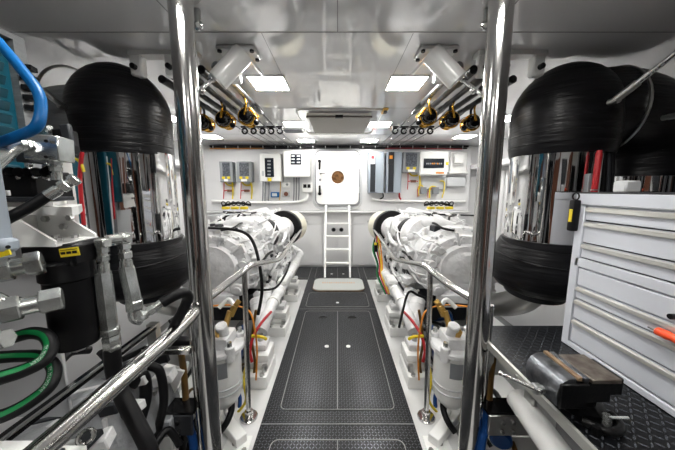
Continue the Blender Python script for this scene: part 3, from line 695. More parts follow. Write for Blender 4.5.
t = cab('junction_box', 282, 182, 290, 187.5, .06, 'small white junction box under the white control box'); M().cyl(P(287, 184.5, yf-.062), P(287, 184.5, yf-.075), .02).out('knob', 'grey', t)
t = cab('round_gauge', 282, 191, 290, 197, .04, 'small reddish brown round gauge beside the blue module', 'gauge', 'lightgrey'); M().cyl(P(286, 194, yf-.042), P(286, 194, yf-.06), .035, n=20).out('dial', 'wood', t)
t = cab('switch_panel', 302, 182.5, 312.5, 192.5, .08, 'white switch panel with two black switches beside the door frame')
for x0, x1 in ((303.2, 306.5), (307.5, 310.5)): wbox(x0, 184.3, x1, 187.8, .01, yf-.081, .002).out('switch', 'black', t)
for k, (x0, x1, nm) in enumerate(((368.7, 383.5, 'left of the pair of tall grey inverters beside the door'), (387, 401, 'right of the pair of tall grey inverters beside the door'))):
    t = thing('inverter', nm, 'inverter', P((x0+x1)/2, 193, yf-.05), 'tall grey inverters')
    t['label'] = 'tall blue grey inverter, the %s of two right of the door' % ('left' if k == 0 else 'right')
    wbox(x0, 151.8, x1, 193, .15).out('case', 'coolgrey', t)
    wbox(x0+2, 151.9, x0+6.3, 192, .01, yf-.151, .002).out('strip', 'darkgrey', t)
    wbox(x0+1.8, 152.2, x0+6.5, 164, .02, yf-.151, .002).out('keypad', 'lightgrey' if k == 0 else 'darkgrey', t)
    wbox(x0+2.6, 155.5, x0+5.6, 158.8, .006, yf-.172, .001).out('display', 'red' if k == 0 else 'orange', t)
t = cab('distribution_box', 420.5, 151, 447.5, 175, .16, 'white distribution box with wide black breaker window on the right')
wbox(424, 158.5, 444, 168, .012, yf-.161, .002).out('window', 'screen', t)
for k in range(9): M().box(P(427+k*1.8, 163.6, yf-.176), (.016, .006, .022)).out('breaker', 'orange' if k in (3, 4, 6) else 'grey', t)
wbox(436, 172, 444, 173.6, .005, yf-.161, .001).out('orange_label', 'orange', t)
wbox(446, 162, 448.5, 165, .005, yf-.165, .001).out('yellow_sticker', 'yellow', t)
t = cab('terminal_box', 451, 152, 466.5, 172, .04, 'white backing plate with small box at the right end of the bulkhead')
wbox(455.5, 154, 463.5, 163, .1, yf-.041, .004).out('small_box', 'white', t); wbox(449, 171.5, 468, 173.5, .1, yf-.041, .004).out('ledge', 'white', t)
t = cab('terminal_cover', 448, 177, 465.5, 186.5, .1, 'pale grey rectangular cover under the right hand backing plate', mt='lightgrey')
t = cab('relay_plate', 422, 177.5, 447, 190, .03, 'grey relay plate with yellow wiring below the distribution box', mt='lightgrey')
for x in (421, 433.5): wbox(x, 187, x+5.5, 194, .06, yf-.03, .004).out('relay', 'grey', t)
m = M(); p = lambda x, y: P(x, y, yf-.07)
m.tube([p(419, 196), p(418.5, 188), p(421, 185), p(424, 188)], .008, n=8); m.tube([p(429.5, 198), p(430, 188), p(434, 186.5), p(437, 188)], .012, n=8); m.tube([p(442, 198), p(444, 190), p(444, 182), p(440, 181)], .009, n=8); m.out('yellow_wire', 'yellow', t)
m = M(); m.tube([p(418, 197), p(417.5, 190), p(419, 186)], .006, n=8); m.tube([p(428, 198), p(428, 192), p(432, 188)], .006, n=8); m.out('red_wire', 'red', t)
# conduits along the foot of the panel
hose([P(212, 201, yf-.04), P(250, 202.5, yf-.04), P(285, 202.5, yf-.04), P(302, 201, yf-.04), P(306.5, 198, yf-.04), P(307, 193, yf-.04)], .022, 'white', 'white conduit along the bottom of the bulkhead left of the door', 'conduit', 'conduit')
hose([P(372, 199, yf-.04), P(385, 200.5, yf-.04), P(430, 201.5, yf-.04), P(465, 201.5, yf-.04)], .02, 'white', 'white conduit along the bottom of the bulkhead under the inverters', 'conduit', 'conduit')
for i, (x, lab) in enumerate(((263, 'first'), (265.5, 'second'), (269, 'third'), (294, 'fourth'), (296.5, 'fifth'), (299, 'sixth'))):
    hose([P(x, 181 if x < 280 else 176, yf-.03), P(x, 190, yf-.03), P(x-.4, 201, yf-.03)], .010, 'grey', 'thin grey drop pipe, %s from the left, between the boxes and the conduit' % lab, 'drop_pipe', 'pipe', group='grey drop pipes on the bulkhead')
hose([P(280, 178, yf-.03), P(280.5, 186, yf-.03), P(279.5, 200, yf-.03)], .008, 'brass', 'thin copper coloured pipe beside the blue module', 'copper_pipe', 'pipe')
hose([P(399.5, 193, yf-.04), P(399.5, 197, yf-.04), P(401, 199.5, yf-.04)], .014, 'red', 'short red cable under the right inverter', 'cable', 'cable')
hose([P(383, 193, yf-.04), P(383, 197, yf-.04), P(380, 199, yf-.04)], .012, 'black', 'short black cable under the left inverter', 'cable', 'cable')
# ================================================================== RODS, RACKS AND CEILING BRACKETS
XR = [.62, .715, .81, .905, 1.0]
ordn = ['innermost', 'second', 'middle', 'fourth', 'outermost']
def rod(S, i, reel):
    X = S*XR[i]; z = 1.925; y0 = 1.42+.04*i
    lab = '%s of five fishing rods under the %s ceiling%s' % (ordn[i], SIDE[S], ', with a black and gold reel' if reel else ', without a reel')
    t = thing('fishing_rod', lab, 'fishing rod', (X, y0, z), 'fishing rods on the %s ceiling rack' % SIDE[S])
    m = M(); m.lathe([(.014, 0), (.023, .01), (.023, .2), (.018, .22), (.017, .36), (.019, .38)], (X, y0, z), (0, 1, 0), 14); m.out('butt_grip', 'black' if i else 'castiron', t)
    M().lathe([(.016, -.05), (.025, .02), (.024, .16), (.009, .23)], (X, y0+.62, z), (0, 1, 0), 14).out('fore_grip', 'blackgloss', t)
    M().lathe([(.018, .36), (.018, .5), (.021, .52), (.017, .62)], (X, y0, z), (0, 1, 0), 12).out('reel_seat', 'darkgrey', t)
    M().tube([(X, y0+.7, z), (X, 3.0, z), (X*.97, 4.15, z+.02)], .006, n=8, sm=3, rs=(.0075, .002)).out('blank', 'darkgrey', t)
    m = M()
    for y in (2.45, 2.8, 3.2, 3.6): m.ring((X, y, z-.02), (0, 1, 0), .013, .002, 12, 5)
    m.out('guides', 'steel', t)
    if reel:
        ry = y0+.48; rz = z-.128
        r = M(); r.tube([(X, ry-.05, z-.018), (X, ry, z-.03), (X, ry+.0, z-.07), (X, ry-.02, rz)], .009, n=8); r.box((X, ry, z-.018), (.014, .13, .006), bev=.002)
        r = r.out('reel', 'darkgrey', t)
        m = M(); m.lathe([(.012, -.075), (.038, -.068), (.046, -.04), (.043, .0), (.025, .012)], (X, ry, rz), (0, 1, 0), 20); m.box((X-S*.01, ry-.04, rz), (.05, .05, .05), bev=.015, seg=2); m.out('gear_housing', 'blackgloss', r)
        M().lathe([(.025, -.01), (.054, -.004), (.054, .008), (.04, .012), (.04, .05), (.051, .055), (.051, .065), (.015, .07)], (X, ry, rz), (0, 1, 0), 24).out('spool', 'gold', r)
        m = M(); m.ring((X, ry-.03, rz), (0, 1, 0), .056, .006, 24, 6); m.tube([(X, ry-.06, z-.02), (X-S*.02, ry-.09, z-.06), (X, ry-.08, rz)], .007, n=8); m.ring((X, ry+.06, rz), (0, 1, 0), .05, .004, 24, 6); m.tube([(X-.058, ry, rz), (X-.062, ry+.05, rz+.02), (X, ry+.085, rz+.065), (X+.062, ry+.05, rz+.02), (X+.058, ry, rz)], .0035, n=6); m.box((X-.045, ry+.01, rz), (.012, .06, .02), bev=.003); m.box((X+.045, ry+.01, rz), (.012, .06, .02), bev=.003); m.out('bail', 'gold', r)
        m = M(); m.tube([(X, ry-.04, rz), (X-S*.07, ry-.06, rz-.005), (X-S*.075, ry-.07, rz-.045)], .006, n=8); m.sph((X-S*.077, ry-.07, rz-.05), .019, n=12); m.out('crank_handle', 'blackgloss', r)
for S in (-1, 1):
    for i in range(5): rod(S, i, i in (0, 2, 4))
    w = SIDE[S]
    t = thing('rod_rack', 'far black rod rack with a row of rings under the %s ceiling' % w, 'rod rack', (S*.81, 2.94, 1.93))
    M().span((S*.59, 2.93, 1.965), (S*1.04, 2.96, 1.98)).out('bar', 'black', t, smooth=False)
    for x in (.66, .96): M().span((S*x-.01, 2.935, 1.975), (S*x+.01, 2.955, ZC-.001)).out('post', 'white', t, smooth=False)
    for x in XR:
        m = M(); m.ring((S*x, 2.94, 1.93), (0, 1, 0), .027, .010, 20, 6); m.out('ring', 'black', t)
    t = thing('rod_holder', 'white block holder with black bolts carrying the %s rods near the ceiling' % w, 'rod rack', (S*.8, 1.6, 1.9))
    for x in (.565, .76, .86, 1.04):
        M().box((S*x, 1.55 if x < .6 else 1.47, 1.945), (.062, .05, .115), bev=.008).out('block', 'white', t)
        M().cyl((S*x, (1.525 if x < .6 else 1.445), 1.925), (S*x, (1.50 if x < .6 else 1.42), 1.925), .014, n=12, bev=.002).out('bolt', 'black', t)
    M().span((S*.72, 1.44, 1.985), (S*1.07, 1.5, ZC-.001)).out('bar', 'white', t, smooth=False)
    # thick white tube bracket
    t = thing('ceiling_bracket', 'thick white tube on bolted ceiling plate next to the %s pole' % w, 'bracket', (S*.5, 1.35, 1.85))
    a = V((S*.465, 1.405, 1.975)); b = V((S*.595, 1.385, 1.835)) 
    M().box((S*.505, 1.45, ZC-.011), (.19, .12, .020), bev=.006).out('plate', 'white', t)
    M().cyl(a, b, .05, n=32, bev=.003).out('tube', 'white', t)
    for dx, dy in ((-.08, -.045), (.08, -.045), (-.08, .045), (.08, .045)): M().cyl((S*.505+dx, 1.45+dy, ZC-.03), (S*.505+dx, 1.45+dy, ZC-.02), .011, n=8).out('bolt', 'darkgrey', t)
    d_ = (b-a).normalized()
    e = P(490 if S > 0 else 185, 101, 1.3)
    m = M(); m.sph(b+d_*.012+V((S*.02, 0, .02)), .018, n=12); m.tube([b+V((S*.02, 0, .01)), e], .009, n=10, sm=0); m.out('piston_rod', 'chrome', t)
    m = M(); k_ = (b+e)/2; m.sph(k_, .016, n=12); m.out('knuckle', 'chrome', t)
    M().tube([(S*.455, 1.45, 1.97), (S*.43, 1.62, 1.96)], .008, n=10, sm=0).out('pin', 'white', t)
# ================================================================== RIGHT BENCH, VISE, TOOL CHEST
t = thing('workbench', 'workbench topped with black diamond plate and white metal edge on the right', 'workbench', (1.1, .7, 0))
BZ = .66
m = M().use('benchplate'); m.span((.645, -.4, BZ-.03), (1.6, 1.17, BZ)); m.out('top', None, t, smooth=False)
M().span((.634, -.4, BZ-.026), (.645, 1.17, BZ+.003)).out('edge_trim', 'alu', t, smooth=False)
M().span((.645, 1.17, BZ-.05), (1.6, 1.176, BZ-.001)).out('back_trim', 'darkgrey', t, smooth=False)
M().span((.66, -.4, BZ-.05), (.70, 1.15, BZ-.032)).out('side_rail', 'darkgrey', t, smooth=False)
for x, y in ((.69, 1.12), (1.55, 1.12)): M().span((x-.02, y-.02, -.5), (x+.02, y+.02, BZ-.04)).out('leg', 'white', t, smooth=False)
for y in (.55, .85): M().cyl((.635, y, BZ-.013), (.629, y, BZ-.013), .006, n=8).out('screw', 'brushed', t)
t = thing('white_tank', 'white rounded tank hanging under the front edge of the workbench', 'tank', (.74, .75, .3))
M().cyl((.70, .93, .50), (.665, .5, .48), .042, n=36, bev=.012).out('body', 'white', t)
M().box((.70, .86, .57), (.02, .05, .07), bev=.005).out('bracket', 'brushed', t)
# vise
t = thing('bench_vise', 'black bench vise with worn jaws mounted on the diamond plate workbench', 'vise', (.70, .67, BZ))
vy = .69
M().lathe([(.052, 0), (.056, .006), (.056, .02), (.03, .026)], (.70, vy, BZ), (0, 0, 1), 28).out('base', 'castblack', t)
m = M(); m.box((.69, vy, .70), (.07, .06, .06), bev=.02, seg=2); m.span((.655, vy-.05, .715), (.735, vy+.05, .782), bev=.006); m.span((.60, vy-.055, .715), (.66, vy-.03, .775), bev=.004); m.out('body', 'castblack', t)
m = M(); m.span((.585, vy-.022, .72), (.765, vy+.022, .775), bev=.004); m.span((.70, vy-.045, .735), (.768, vy+.045, .786), bev=.003); m.out('slide', 'castblack', t)
M().span((.662, vy-.062, .784), (.742, vy+.05, .797), bev=.002).out('anvil', 'rustwood', t)
m = M(); m.prism([(x, vy-.058, z) for x, z in ((.578, .715), (.574, .745), (.577, .768), (.587, .785), (.602, .795), (.622, .797), (.622, .715))], (0, .118, 0)); m.out('front_jaw', 'castiron', t)
M().box((.630, vy, .797), (.013, .122, .012), bev=.002).out('jaw_plate', 'tanplate', t)
M().box((.649, vy, .792), (.015, .12, .016), bev=.002).out('rear_jaw_plate', 'castiron', t)
M().span((.577, vy-.066, .712), (.655, vy-.056, .786), bev=.004).out('jaw_block', 'castblack', t)
m = M(); m.cyl((.59, vy-.01, .728), (.552, vy-.01, .728), .011, n=16); m.cyl((.568, vy-.01, .728), (.548, vy-.01, .728), .016, n=18, bev=.003); m.out('screw', 'brushed', t)
m = M(); m.tube([(.556, vy-.03, .735), (.52, vy+.09, .70)], .0055, n=10, sm=0); m.sph((.519, vy+.092, .70), .008, n=10); m.out('handle', 'steel', t)
m = M(); m.cyl((.70, vy-.075, .678), (.70, vy-.075, .705), .010, n=12); m.tube([(.70, vy-.08, .702), (.745, vy-.085, .706)], .0038, n=8, sm=0); m.out('swivel_lock', 'zinc', t)
m = M(); m.tube([(.65, vy-.06, .674), (.69, vy-.095, .674), (.735, vy-.08, .674), (.75, vy-.04, .674)], .011, n=10); m.cyl((.66, vy-.09, .662), (.66, vy-.09, .684), .010, n=6); m.out('clamp_foot', 'castblack', t)
t.location.x += .02; t.location.y += .012
# tool chest
CX = .952; CY = 1.045; CT = 1.292
t = thing('tool_chest', 'silver grey metal tool chest with wide drawers standing on the workbench', 'tool chest', (1.2, .6, BZ))
M().span((CX+.012, .1, BZ+.001), (1.45, CY-.004, CT-.008), bev=.004).out('case', 'chest', t)
m = M(); m.span((CX, .1, BZ+.001), (CX+.02, CY, BZ+.025), bev=.003); m.span((CX, CY-.035, BZ+.02), (CX+.02, CY, CT-.012), bev=.003); m.span((CX, .1, 1.0), (CX+.02, CY-.02, 1.035), bev=.002); m.out('face_frame', 'chest', t)
m = M(); m.span((CX-.004, .1, CT-.05), (1.46, CY+.004, CT-.004), bev=.004); ld = m.out('lid', 'chest', t)
M().span((CX-.003, .1, CT-.006), (1.46, CY+.004, CT), bev=.001).out('lid_seal', 'chestdark', ld)
ys = [(1.236, 1.186), (1.18, 1.10), (1.094, 1.04), (.922, .874), (.868, .79), (.784, .692)]
for k, (z1, z0) in enumerate(ys):
    m = M(); m.span((CX+.001, .12, z0), (CX+.014, CY-.04, z1), bev=.002); dr = m.out('drawer', 'chest', t)
    m = M(); m.prism([(CX-.007, .12, z1-.004), (CX-.007, .12, z1-.016), (CX+.004, .12, z1-.022), (CX+.004, .12, z1)], (0, CY-.165, 0)); m.out('handle', 'alu', dr, smooth=False)
    M().span((CX+.0095, .12, z0-.0045), (CX+.0125, CY-.036, z0-.0005)).out('gap', 'chestdark', dr, smooth=False)
M().span((CX+.001, .12, .928), (CX+.014, CY-.04, .994), bev=.002).out('blank_panel', 'chest', t)
M().cyl((CX, .70, .946), (CX-.014, .70, .946), .008, n=14).out('lock', 'black', t)
t = thing('hanging_torch', 'black torch with yellow label hanging at the corner of the tool chest', 'torch', (CX-.02, CY+.0, 1.13))
m = M(); m.box((CX-.017, CY-.01, 1.2), (.028, .026, .125), bev=.008, seg=2); m.out('body', 'black', t)
M().box((CX-.0315, CY-.012, 1.20), (.003, .014, .05), bev=.001).out('yellow_label', 'yellow', t)
M().ring((CX-.017, CY-.01, 1.275), (1, 0, 0), .014, .003, 16, 6).out('loop', 'black', t)
# screwdriver held against drawer
a = V((CX-.022, .83, .935)); b = V((CX-.022, .70, .932))
t = thing('screwdriver', 'orange handled screwdriver lying along a drawer handle of the tool chest', 'screwdriver', b)
M().lathe([(.006, 0), (.012, .006), (.0135, .03), (.0105, .04), (.014, .055), (.014, .12), (.008, .13)], (CX-.020, .722, .893), (0, -1, 0), 16).out('grip', 'screworange', t)
M().cyl((CX-.020, .722, .893), (CX-.020, .74, .893), .003, n=8).out('shank', 'steel', t)
# objects behind the tool chest
t = thing('wall_cabinet', 'pale grey locker behind the tool chest next to the right exhaust riser', 'cabinet', (1.75, 1.95, .6))
M().box((1.72, 2.15, 1.0), (.34, .3, .62), bev=.01).out('body', 'white', t); M().box((1.72, 1.995, 1.0), (.3, .012, .56), bev=.004).out('door', 'white', t)
M().cyl((1.62, 1.985, 1.15), (1.62, 1.975, 1.15), .01).out('knob', 'steel', t)
p0 = P(597, 170, 1.3)
t = thing('fire_extinguisher', 'slim red cylinder standing behind the tool chest under the hoses', 'extinguisher', (p0.x, 1.3, 1.2))
M().lathe([(.01, 1.1), (.013, 1.12), (.013, 1.47), (.01, 1.49)], (p0.x, 1.3, 0), (0, 0, 1), 20).out('cylinder', 'red', t)
M().ring((p0.x, 1.3, 1.30), (0, 0, 1), .0145, .003, 20, 6).out('bracket', 'brushed', t)
M().box((p0.x, 1.33, 1.2), (.04, .03, .36), bev=.004).out('wall_mount', 'grey', t)
for k, (x, c_) in enumerate(((605, 'lightgrey'), (609, 'white'), (613, 'lightgrey'))):
    hose([P(x, 150, 1.36), P(x-.5, 172, 1.36), P(x-2, 200, 1.36)], .009, 'black' if k != 1 else 'darkgrey', 'thin dark pipe %s of three beside the red cylinder' % ['left', 'middle', 'right'][k], 'pipe', 'pipe', group='thin pipes beside the red cylinder')
for k, (x, c_, nm) in enumerate(((620, 'white', 'white'), (632, 'white', 'broad white'), (645, 'black', 'black'), (655, 'lightgrey', 'grey'))):
    hose([P(x, 172, 1.9), P(x, 190, 1.9), P(x+1, 205, 1.9)], .02, c_, '%s upright pipe seen in the gap between tool chest lid and hose' % nm, 'pipe', 'pipe', group='upright pipes behind the tool chest')
M().box(P(668, 189, .9)+V((.03, 0, 0)), (.07, .06, .02), bev=.006).out('orange_case', 'screworange', **kw('small orange case lying on top of the tool chest at the right edge', 'case'))
bpy.data.objects['orange_case'].location = (1.12, .8, CT+.001)
M().box((1.09, 1.0, CT+.02), (.06, .05, .045), bev=.006).out('grey_case', 'lightgrey', **kw('small grey case on the back corner of the tool chest lid', 'case'))
# ================================================================== LEFT FOREGROUND HYDRAULICS
# teal louvred machine
t = thing('teal_unit', 'tall teal louvred machine panel in grey frame at the left edge', 'machine', (-1.15, .8, .6))
M().box((-1.19, .72, 1.49), (.36, .3, .54), bev=.006).out('casing', 'teal', t)
m = M()
for k in range(13): m.box((-1.008, .72, 1.25+k*.038), (.012, .25, .026), rot=(0, 22, 0), bev=.001)
for k in range(13): m.box((-1.19, .568, 1.25+k*.038), (.3, .012, .026), rot=(-22, 0, 0), bev=.001)
m.out('louvres', 'darkteal', t, smooth=False)
m = M(); m.span((-1.035, .868, 1.22), (-.99, .9, 1.765)); m.span((-1.018, .56, 1.755), (-.99, .9, 1.772)); m.span((-1.37, .555, 1.755), (-.99, .575, 1.772)); m.out('frame', 'greywrap', t, smooth=False)
m = M(); 
for k in range(5): m.box((-.975, .885, 1.56+k*.03), (.03, .03, .014), rot=(0, 0, 20))
m.out('terminal_strip', 'black', t, smooth=False)
t = thing('teal_column', 'slim teal upright panel between the black valves and the chrome riser', 'panel', (-1.2, 1.2, .6))
M().span((-1.28, 1.16, .8), (-1.195, 1.24, 1.5), bev=.004).out('panel', 'teal', t); M().span((-1.194, 1.16, .8), (-1.188, 1.2, 1.48)).out('white_edge', 'white', t, smooth=False)
hose([P(82, 152, 1.2), P(80, 175, 1.2), P(81, 195, 1.2), P(84, 225, 1.2)], .008, 'red', 'thin red cable running down beside the teal upright panel', 'cable', 'cable')
hose([P(68, 160, 1.22), P(72, 158, 1.2), P(80, 162, 1.2), P(84, 172, 1.2)], .006, 'yellow', 'thin yellow cable looping beside the teal upright panel', 'cable', 'cable')
# blue hose
b_ = [P(-25, 15, .62), P(0, 44, .6), P(22, 70, .58), P(38, 92, .57), P(41, 110, .56), P(36, 127, .55), P(18, 136, .55), P(0, 142, .55), P(-30, 147, .56)]
hose(b_, .0098, 'blue', 'bright blue hose bending round in the upper left corner')
# zinc manifold
t = thing('manifold_block', 'zinc plated hydraulic manifold block with two holes at upper left', 'manifold', P(48, 160, .62))
M().box(P(50, 149, .62), (.065, .05, .055), rot=(0, 3, 12), bev=.002).out('block', 'zinc', t)
for y in (141, 157): M().cyl(P(46, y, .594), P(46, y, .588), .0035, n=10).out('hole', 'black', t)
M().box(P(35, 152, .66), (.03, .06, .055), bev=.002).out('side_plate', 'darkgrey', t)
m = M(); fitting(m, (P(56, 161, .62), P(57, 180, .62)), .011); m.out('lower_fitting', 'zinc', t)
m = M(); fitting(m, (P(34, 146, .6), P(20, 145, .58)), .014); m.tube([P(22, 145, .58), P(14, 148, .57), P(2, 158, .55), P(-12, 170, .53)], .013, n=12); m.out('elbow_fitting', 'zinc', t)
M().ring(P(8, 151, .565), P(2, 158, .55)-P(14, 148, .57), .0135, .002, 16, 6).out('blue_ring', 'deepblue', t)
t = thing('solenoid_valve', 'black solenoid plug with grey clip above the zinc block', 'valve', P(62, 140, .68))
M().box(P(66, 140, .7), (.035, .04, .05), rot=(0, 0, 10), bev=.004).out('plug', 'black', t); M().box(P(69, 141, .67), (.024, .012, .08), rot=(0, -6, 0), bev=.003).out('clip', 'darkgrey', t)
M().cyl(P(62, 150, .66), P(76, 150, .66), .011, n=14).out('knob', 'black', t)
m = M()
for x0, y0, x1, y1 in ((20, 140, 50, 128), (25, 142, 49, 131)): m.tube([P(x0, y0, .7), P((x0+x1)/2, (y0+y1)/2-2, .7), P(x1, y1, .68)], .007, n=8)
m.out('bright_pipes', 'zinc', t)
t = thing('valve_bank', 'black hydraulic valve bank with many knobs on the white shelf at left', 'valve', P(30, 205, .62))
M().box(P(25, 186, .70), (.16, .1, .075), bev=.006).out('body', 'black', t)
rnd = random.Random(3)
for k in range(6): M().cyl(P(10+k*9, 172+rnd.uniform(-4, 4), .67), P(10+k*9, 172, .63), .011, n=14, bev=.002).out('knob', 'black' if k % 2 else 'blackgloss', t)
m = M()
for k in range(14): M().sph(P(18+rnd.uniform(0, 42), 172+rnd.uniform(-8, 8), .64), .0055, n=8).out('screw', 'zinc', t)
M().box(P(4, 193, .60), (.025, .006, .012), bev=.001).out('name_plate', 'lightgrey', t)
M().box(P(26, 199, .64), (.14, .1, .01), bev=.002).out('base_plate', 'darkgrey', t)
# shelf and gusset bracket
t = thing('shelf_bracket', 'off-white metal shelf with gusseted bolted bracket under the valve bank', 'bracket', P(45, 245, .6))
M().prism([(-.95, .595, 1.243), (-.603, .595, 1.243), (-.612, .62, 1.243), (-.70, .72, 1.243), (-.95, .72, 1.243)], (0, 0, .019)).out('shelf', 'white', t, smooth=False)
M().prism([(-.95, .61, 1.263), (-.66, .61, 1.263), (-.72, .70, 1.263), (-.95, .70, 1.263)], (0, 0, .009)).out('pad', 'white', t)
for nm, y in (('gusset', .588), ('rear_gusset', .688)):
    m = M(); m.prism([(-.95, y, 1.243), (-.735, y, 1.243), (-.645, y, 1.184), (-.645, y, 1.177), (-.95, y, 1.177)], (0, .006, 0)); m.out(nm, 'white', t, smooth=False)
M().span((-.95, .588, 1.171), (-.643, .695, 1.177)).out('bottom_plate', 'white', t, smooth=False)
M().span((-.80, .594, 1.177), (-.793, .688, 1.243)).out('back_plate', 'white', t, smooth=False)
for x, z in ((-.765, 1.225), (-.72, 1.205), (-.70, 1.228)): M().cyl((x, .688, z), (x, .678, z), .008, n=6).out('bolt', 'brushed', t)
for x, y in ((-.76, .62), (-.72, .66), (-.68, .67), (-.67, .62)): M().cyl((x, y, 1.177), (x, y, 1.186), .008, n=6).out('bolt', 'brushed', t)
# grey post at extreme left
t = thing('grey_post', 'pale grey upright bar with square end block at the left edge', 'post', P(3, 250, .5))
a = P(-9, 120, .5); b = P(-9, 258, .5)
M().box((a+b)/2, (.02, .03, a.z-b.z), bev=.002).out('bar', 'coolgrey', t)
c_ = P(2, 245, .5); M().box(c_, (.045, .03, .026), bev=.006).out('end_block', 'coolgrey', t); M().cyl(P(8, 247, .484), P(8, 247, .481), .0035, n=10).out('hole', 'black', t)
# upper black hose with crimped fitting
t = thing('hydraulic_hose', 'black hydraulic hose with zinc fitting crossing above the white shelf', 'hose', P(40, 205, .55))
M().tube([P(-15, 232, .50), P(5, 220, .52), P(28, 208, .54), P(50, 194, .56)], .011, n=14).out('hose', 'hose', t)
m = M(); fitting(m, (P(77, 178, .58), P(48, 196, .557)), .0125); m.out('fitting', 'zinc', t)
# black filter
t = thing('hydraulic_filter', 'black hydraulic filter with yellow label below the white bracket', 'filter', P(70, 355, .62))
fx, fy = P(72, 300, .63).x, .63
zt_, zm, zb_ = P(68, 262, .60).z, P(68, 283, .60).z, P(68, 352, .60).z
hd = M().box((fx-.01, fy+.02, P(68, 256, .6).z), (.125, .11, .055), bev=.008).out('head', 'black', t)
M().cyl((fx, fy, zm), (fx, fy, zt_), .053, n=40, bev=.005).out('collar', 'black', t)
M().lathe([(.03, zb_), (.045, zb_+.006), (.047, zb_+.03), (.048, zm)], (fx, fy, 0), (0, 0, 1), 40).out('bowl', 'black', t)
M().cyl((fx, fy, zb_-.012), (fx, fy, zb_+.002), .016, n=6).out('drain_plug', 'brushed', t)
ly = fy+.02-.0555
lb = M().box((P(70, 252, ly).x, ly-.001, P(70, 252, ly).z), (.046, .002, .020), rot=(0, -7, 0), bev=.0006).out('label_plate', 'yellow', t)
m = M(); p_ = P(70, 252, ly)
for k in range(3): m.box((p_.x-.014+k*.0135, ly-.0027, p_.z-.0025+.0016*k), (.0105, .0012, .006), rot=(0, -7, 0))
m.box((p_.x, ly-.0027, p_.z+.006), (.04, .0012, .0012), rot=(0, -7, 0)); m.out('label_print', 'black', lb, smooth=False)
# hex fittings left
def bigfit(x0, y0, x1, y1, Y0, Y1, r, lab):
    a, b = P(x0, y0, Y0), P(x1, y1, Y1); d = b-a
    t = thing('hydraulic_fitting', lab, 'fitting', b)
    m = M(); hexn(m, a+d*.72, b, r*1.05); m.out('nut', 'zinc', t)
    m = M(); m.cyl(a+d*.5, a+d*.74, r*.72, n=18); hexn(m, a+d*.28, a+d*.52, r*1.05); m.cyl(a, a+d*.3, r*.85, n=18); m.out('body', 'zinc', t)
    m = M(); m.tube([a+d*.4, a+d*.4+V((-.02, -.01, .028)), a+V((-.02, -.01, .026))], .013, n=12); m.out('elbow', 'zinc', t)
bigfit(-25, 275, 43, 262, .50, .56, .025, 'upper large zinc hex fitting at the left edge beside the black filter')
bigfit(-30, 318, 63, 298, .46, .54, .025, 'lower large zinc hex fitting at the left edge beside the black filter')
M().box(P(3, 254, .49), (.03, .003, .010), rot=(0, -15, 0)).out('yellow_tag', 'yellow', **kw('small yellow tag lying on the upper zinc fitting at the left edge', 'tag'))
m = M(); hexn(m, P(-20, 345, .46), P(8, 338, .47), .02); m.out('hex_nut', 'zinc', **kw('zinc hex nut at the left edge under the large fittings', 'nut'))
M().box((-1.02, .735, .88), (.38, .012, .56), bev=.002).out('backing_plate', 'lightgrey', **kw('pale grey backing plate behind the black filter and green striped hoses', 'plate'))
# green striped hoses
def striped(pts, r, lab, txt):
    t = thing('striped_hose', lab, 'hose', pts[0], 'black hoses with green stripe')
    M().tube(pts, r, n=18, sm=8).out('hose', 'hose', t)
    off = [V(p)+V((0.0, -r*.62, r*.62)) for p in pts]
    R = []; Q = []; pp = [V(p) for p in pts]
    for i in range(len(pp)-1):
        p0 = pp[max(i-1, 0)]; p1 = pp[i]; p2 = pp[i+1]; p3 = pp[min(i+2, len(pp)-1)]
        for k in range(8):
            u = k/8; Q.append(.5*((2*p1)+(p2-p0)*u+(2*p0-5*p1+4*p2-p3)*u*u+(3*p1-p0-3*p2+p3)*u**3))
    Q.append(pp[-1]); rings = []; fr = []
    for i, p in enumerate(Q):
        d = (Q[min(i+1, len(Q)-1)]-Q[max(i-1, 0)]).normalized()
        nrm = V((.15, -.75, .62)); nrm = (nrm-d*nrm.dot(d)).normalized(); w = d.cross(nrm)
        fr.append((p, d, nrm, w))
        rings.append([p+(nrm*cos(a)+w*sin(a))*q for a, q in ((-.36, r*.97), (-.36, r*1.03), (-.18, r*1.03), (0, r*1.03), (.18, r*1.03), (.36, r*1.03), (.36, r*.97))])
    s = M().rings(rings).out('green_stripe', 'green', t)
    # printed lettering along the stripe, bent with the hose
    cu = bpy.data.curves.new('t', 'FONT'); cu.body = txt; cu.size = r*.7; cu.align_y = 'CENTER'; ob = bpy.data.objects.new('t', cu); C.objects.link(ob)
    dg = bpy.context.evaluated_depsgraph_get(); me = bpy.data.meshes.new_from_object(ob.evaluated_get(dg)); C.objects.unlink(ob); bpy.data.objects.remove(ob)
    L = [0]
    for i in range(1, len(Q)): L.append(L[-1]+(Q[i]-Q[i-1]).length)
    xm = max(v.co.x for v in me.vertices); s0 = (L[-1]-xm)*.6
    bm = bmesh.new(); bm.from_mesh(me); bpy.data.meshes.remove(me)
    for v in bm.verts:
        sx = s0+(xm-v.co.x if FLIP else v.co.x)
        i = max(0, min(len(L)-2, next((j for j in range(len(L)-1) if L[j+1] >= sx), len(L)-2)))
        f = (sx-L[i])/max(L[i+1]-L[i], 1e-6); p, d, n_, w = fr[i]
        n2 = fr[i+1]; p = p.lerp(n2[0], f); n_ = n_.lerp(n2[2], f).normalized(); w = w.lerp(n2[3], f).normalized()
        a = (-v.co.y if FLIP else v.co.y)/r; v.co = p+(n_*cos(a)+w*sin(a))*r*1.045
    m = M(); m.bm.free(); m.bm = bm; m.use('lightgrey')
    m.out('print', None, s, smooth=False)
FLIP = True
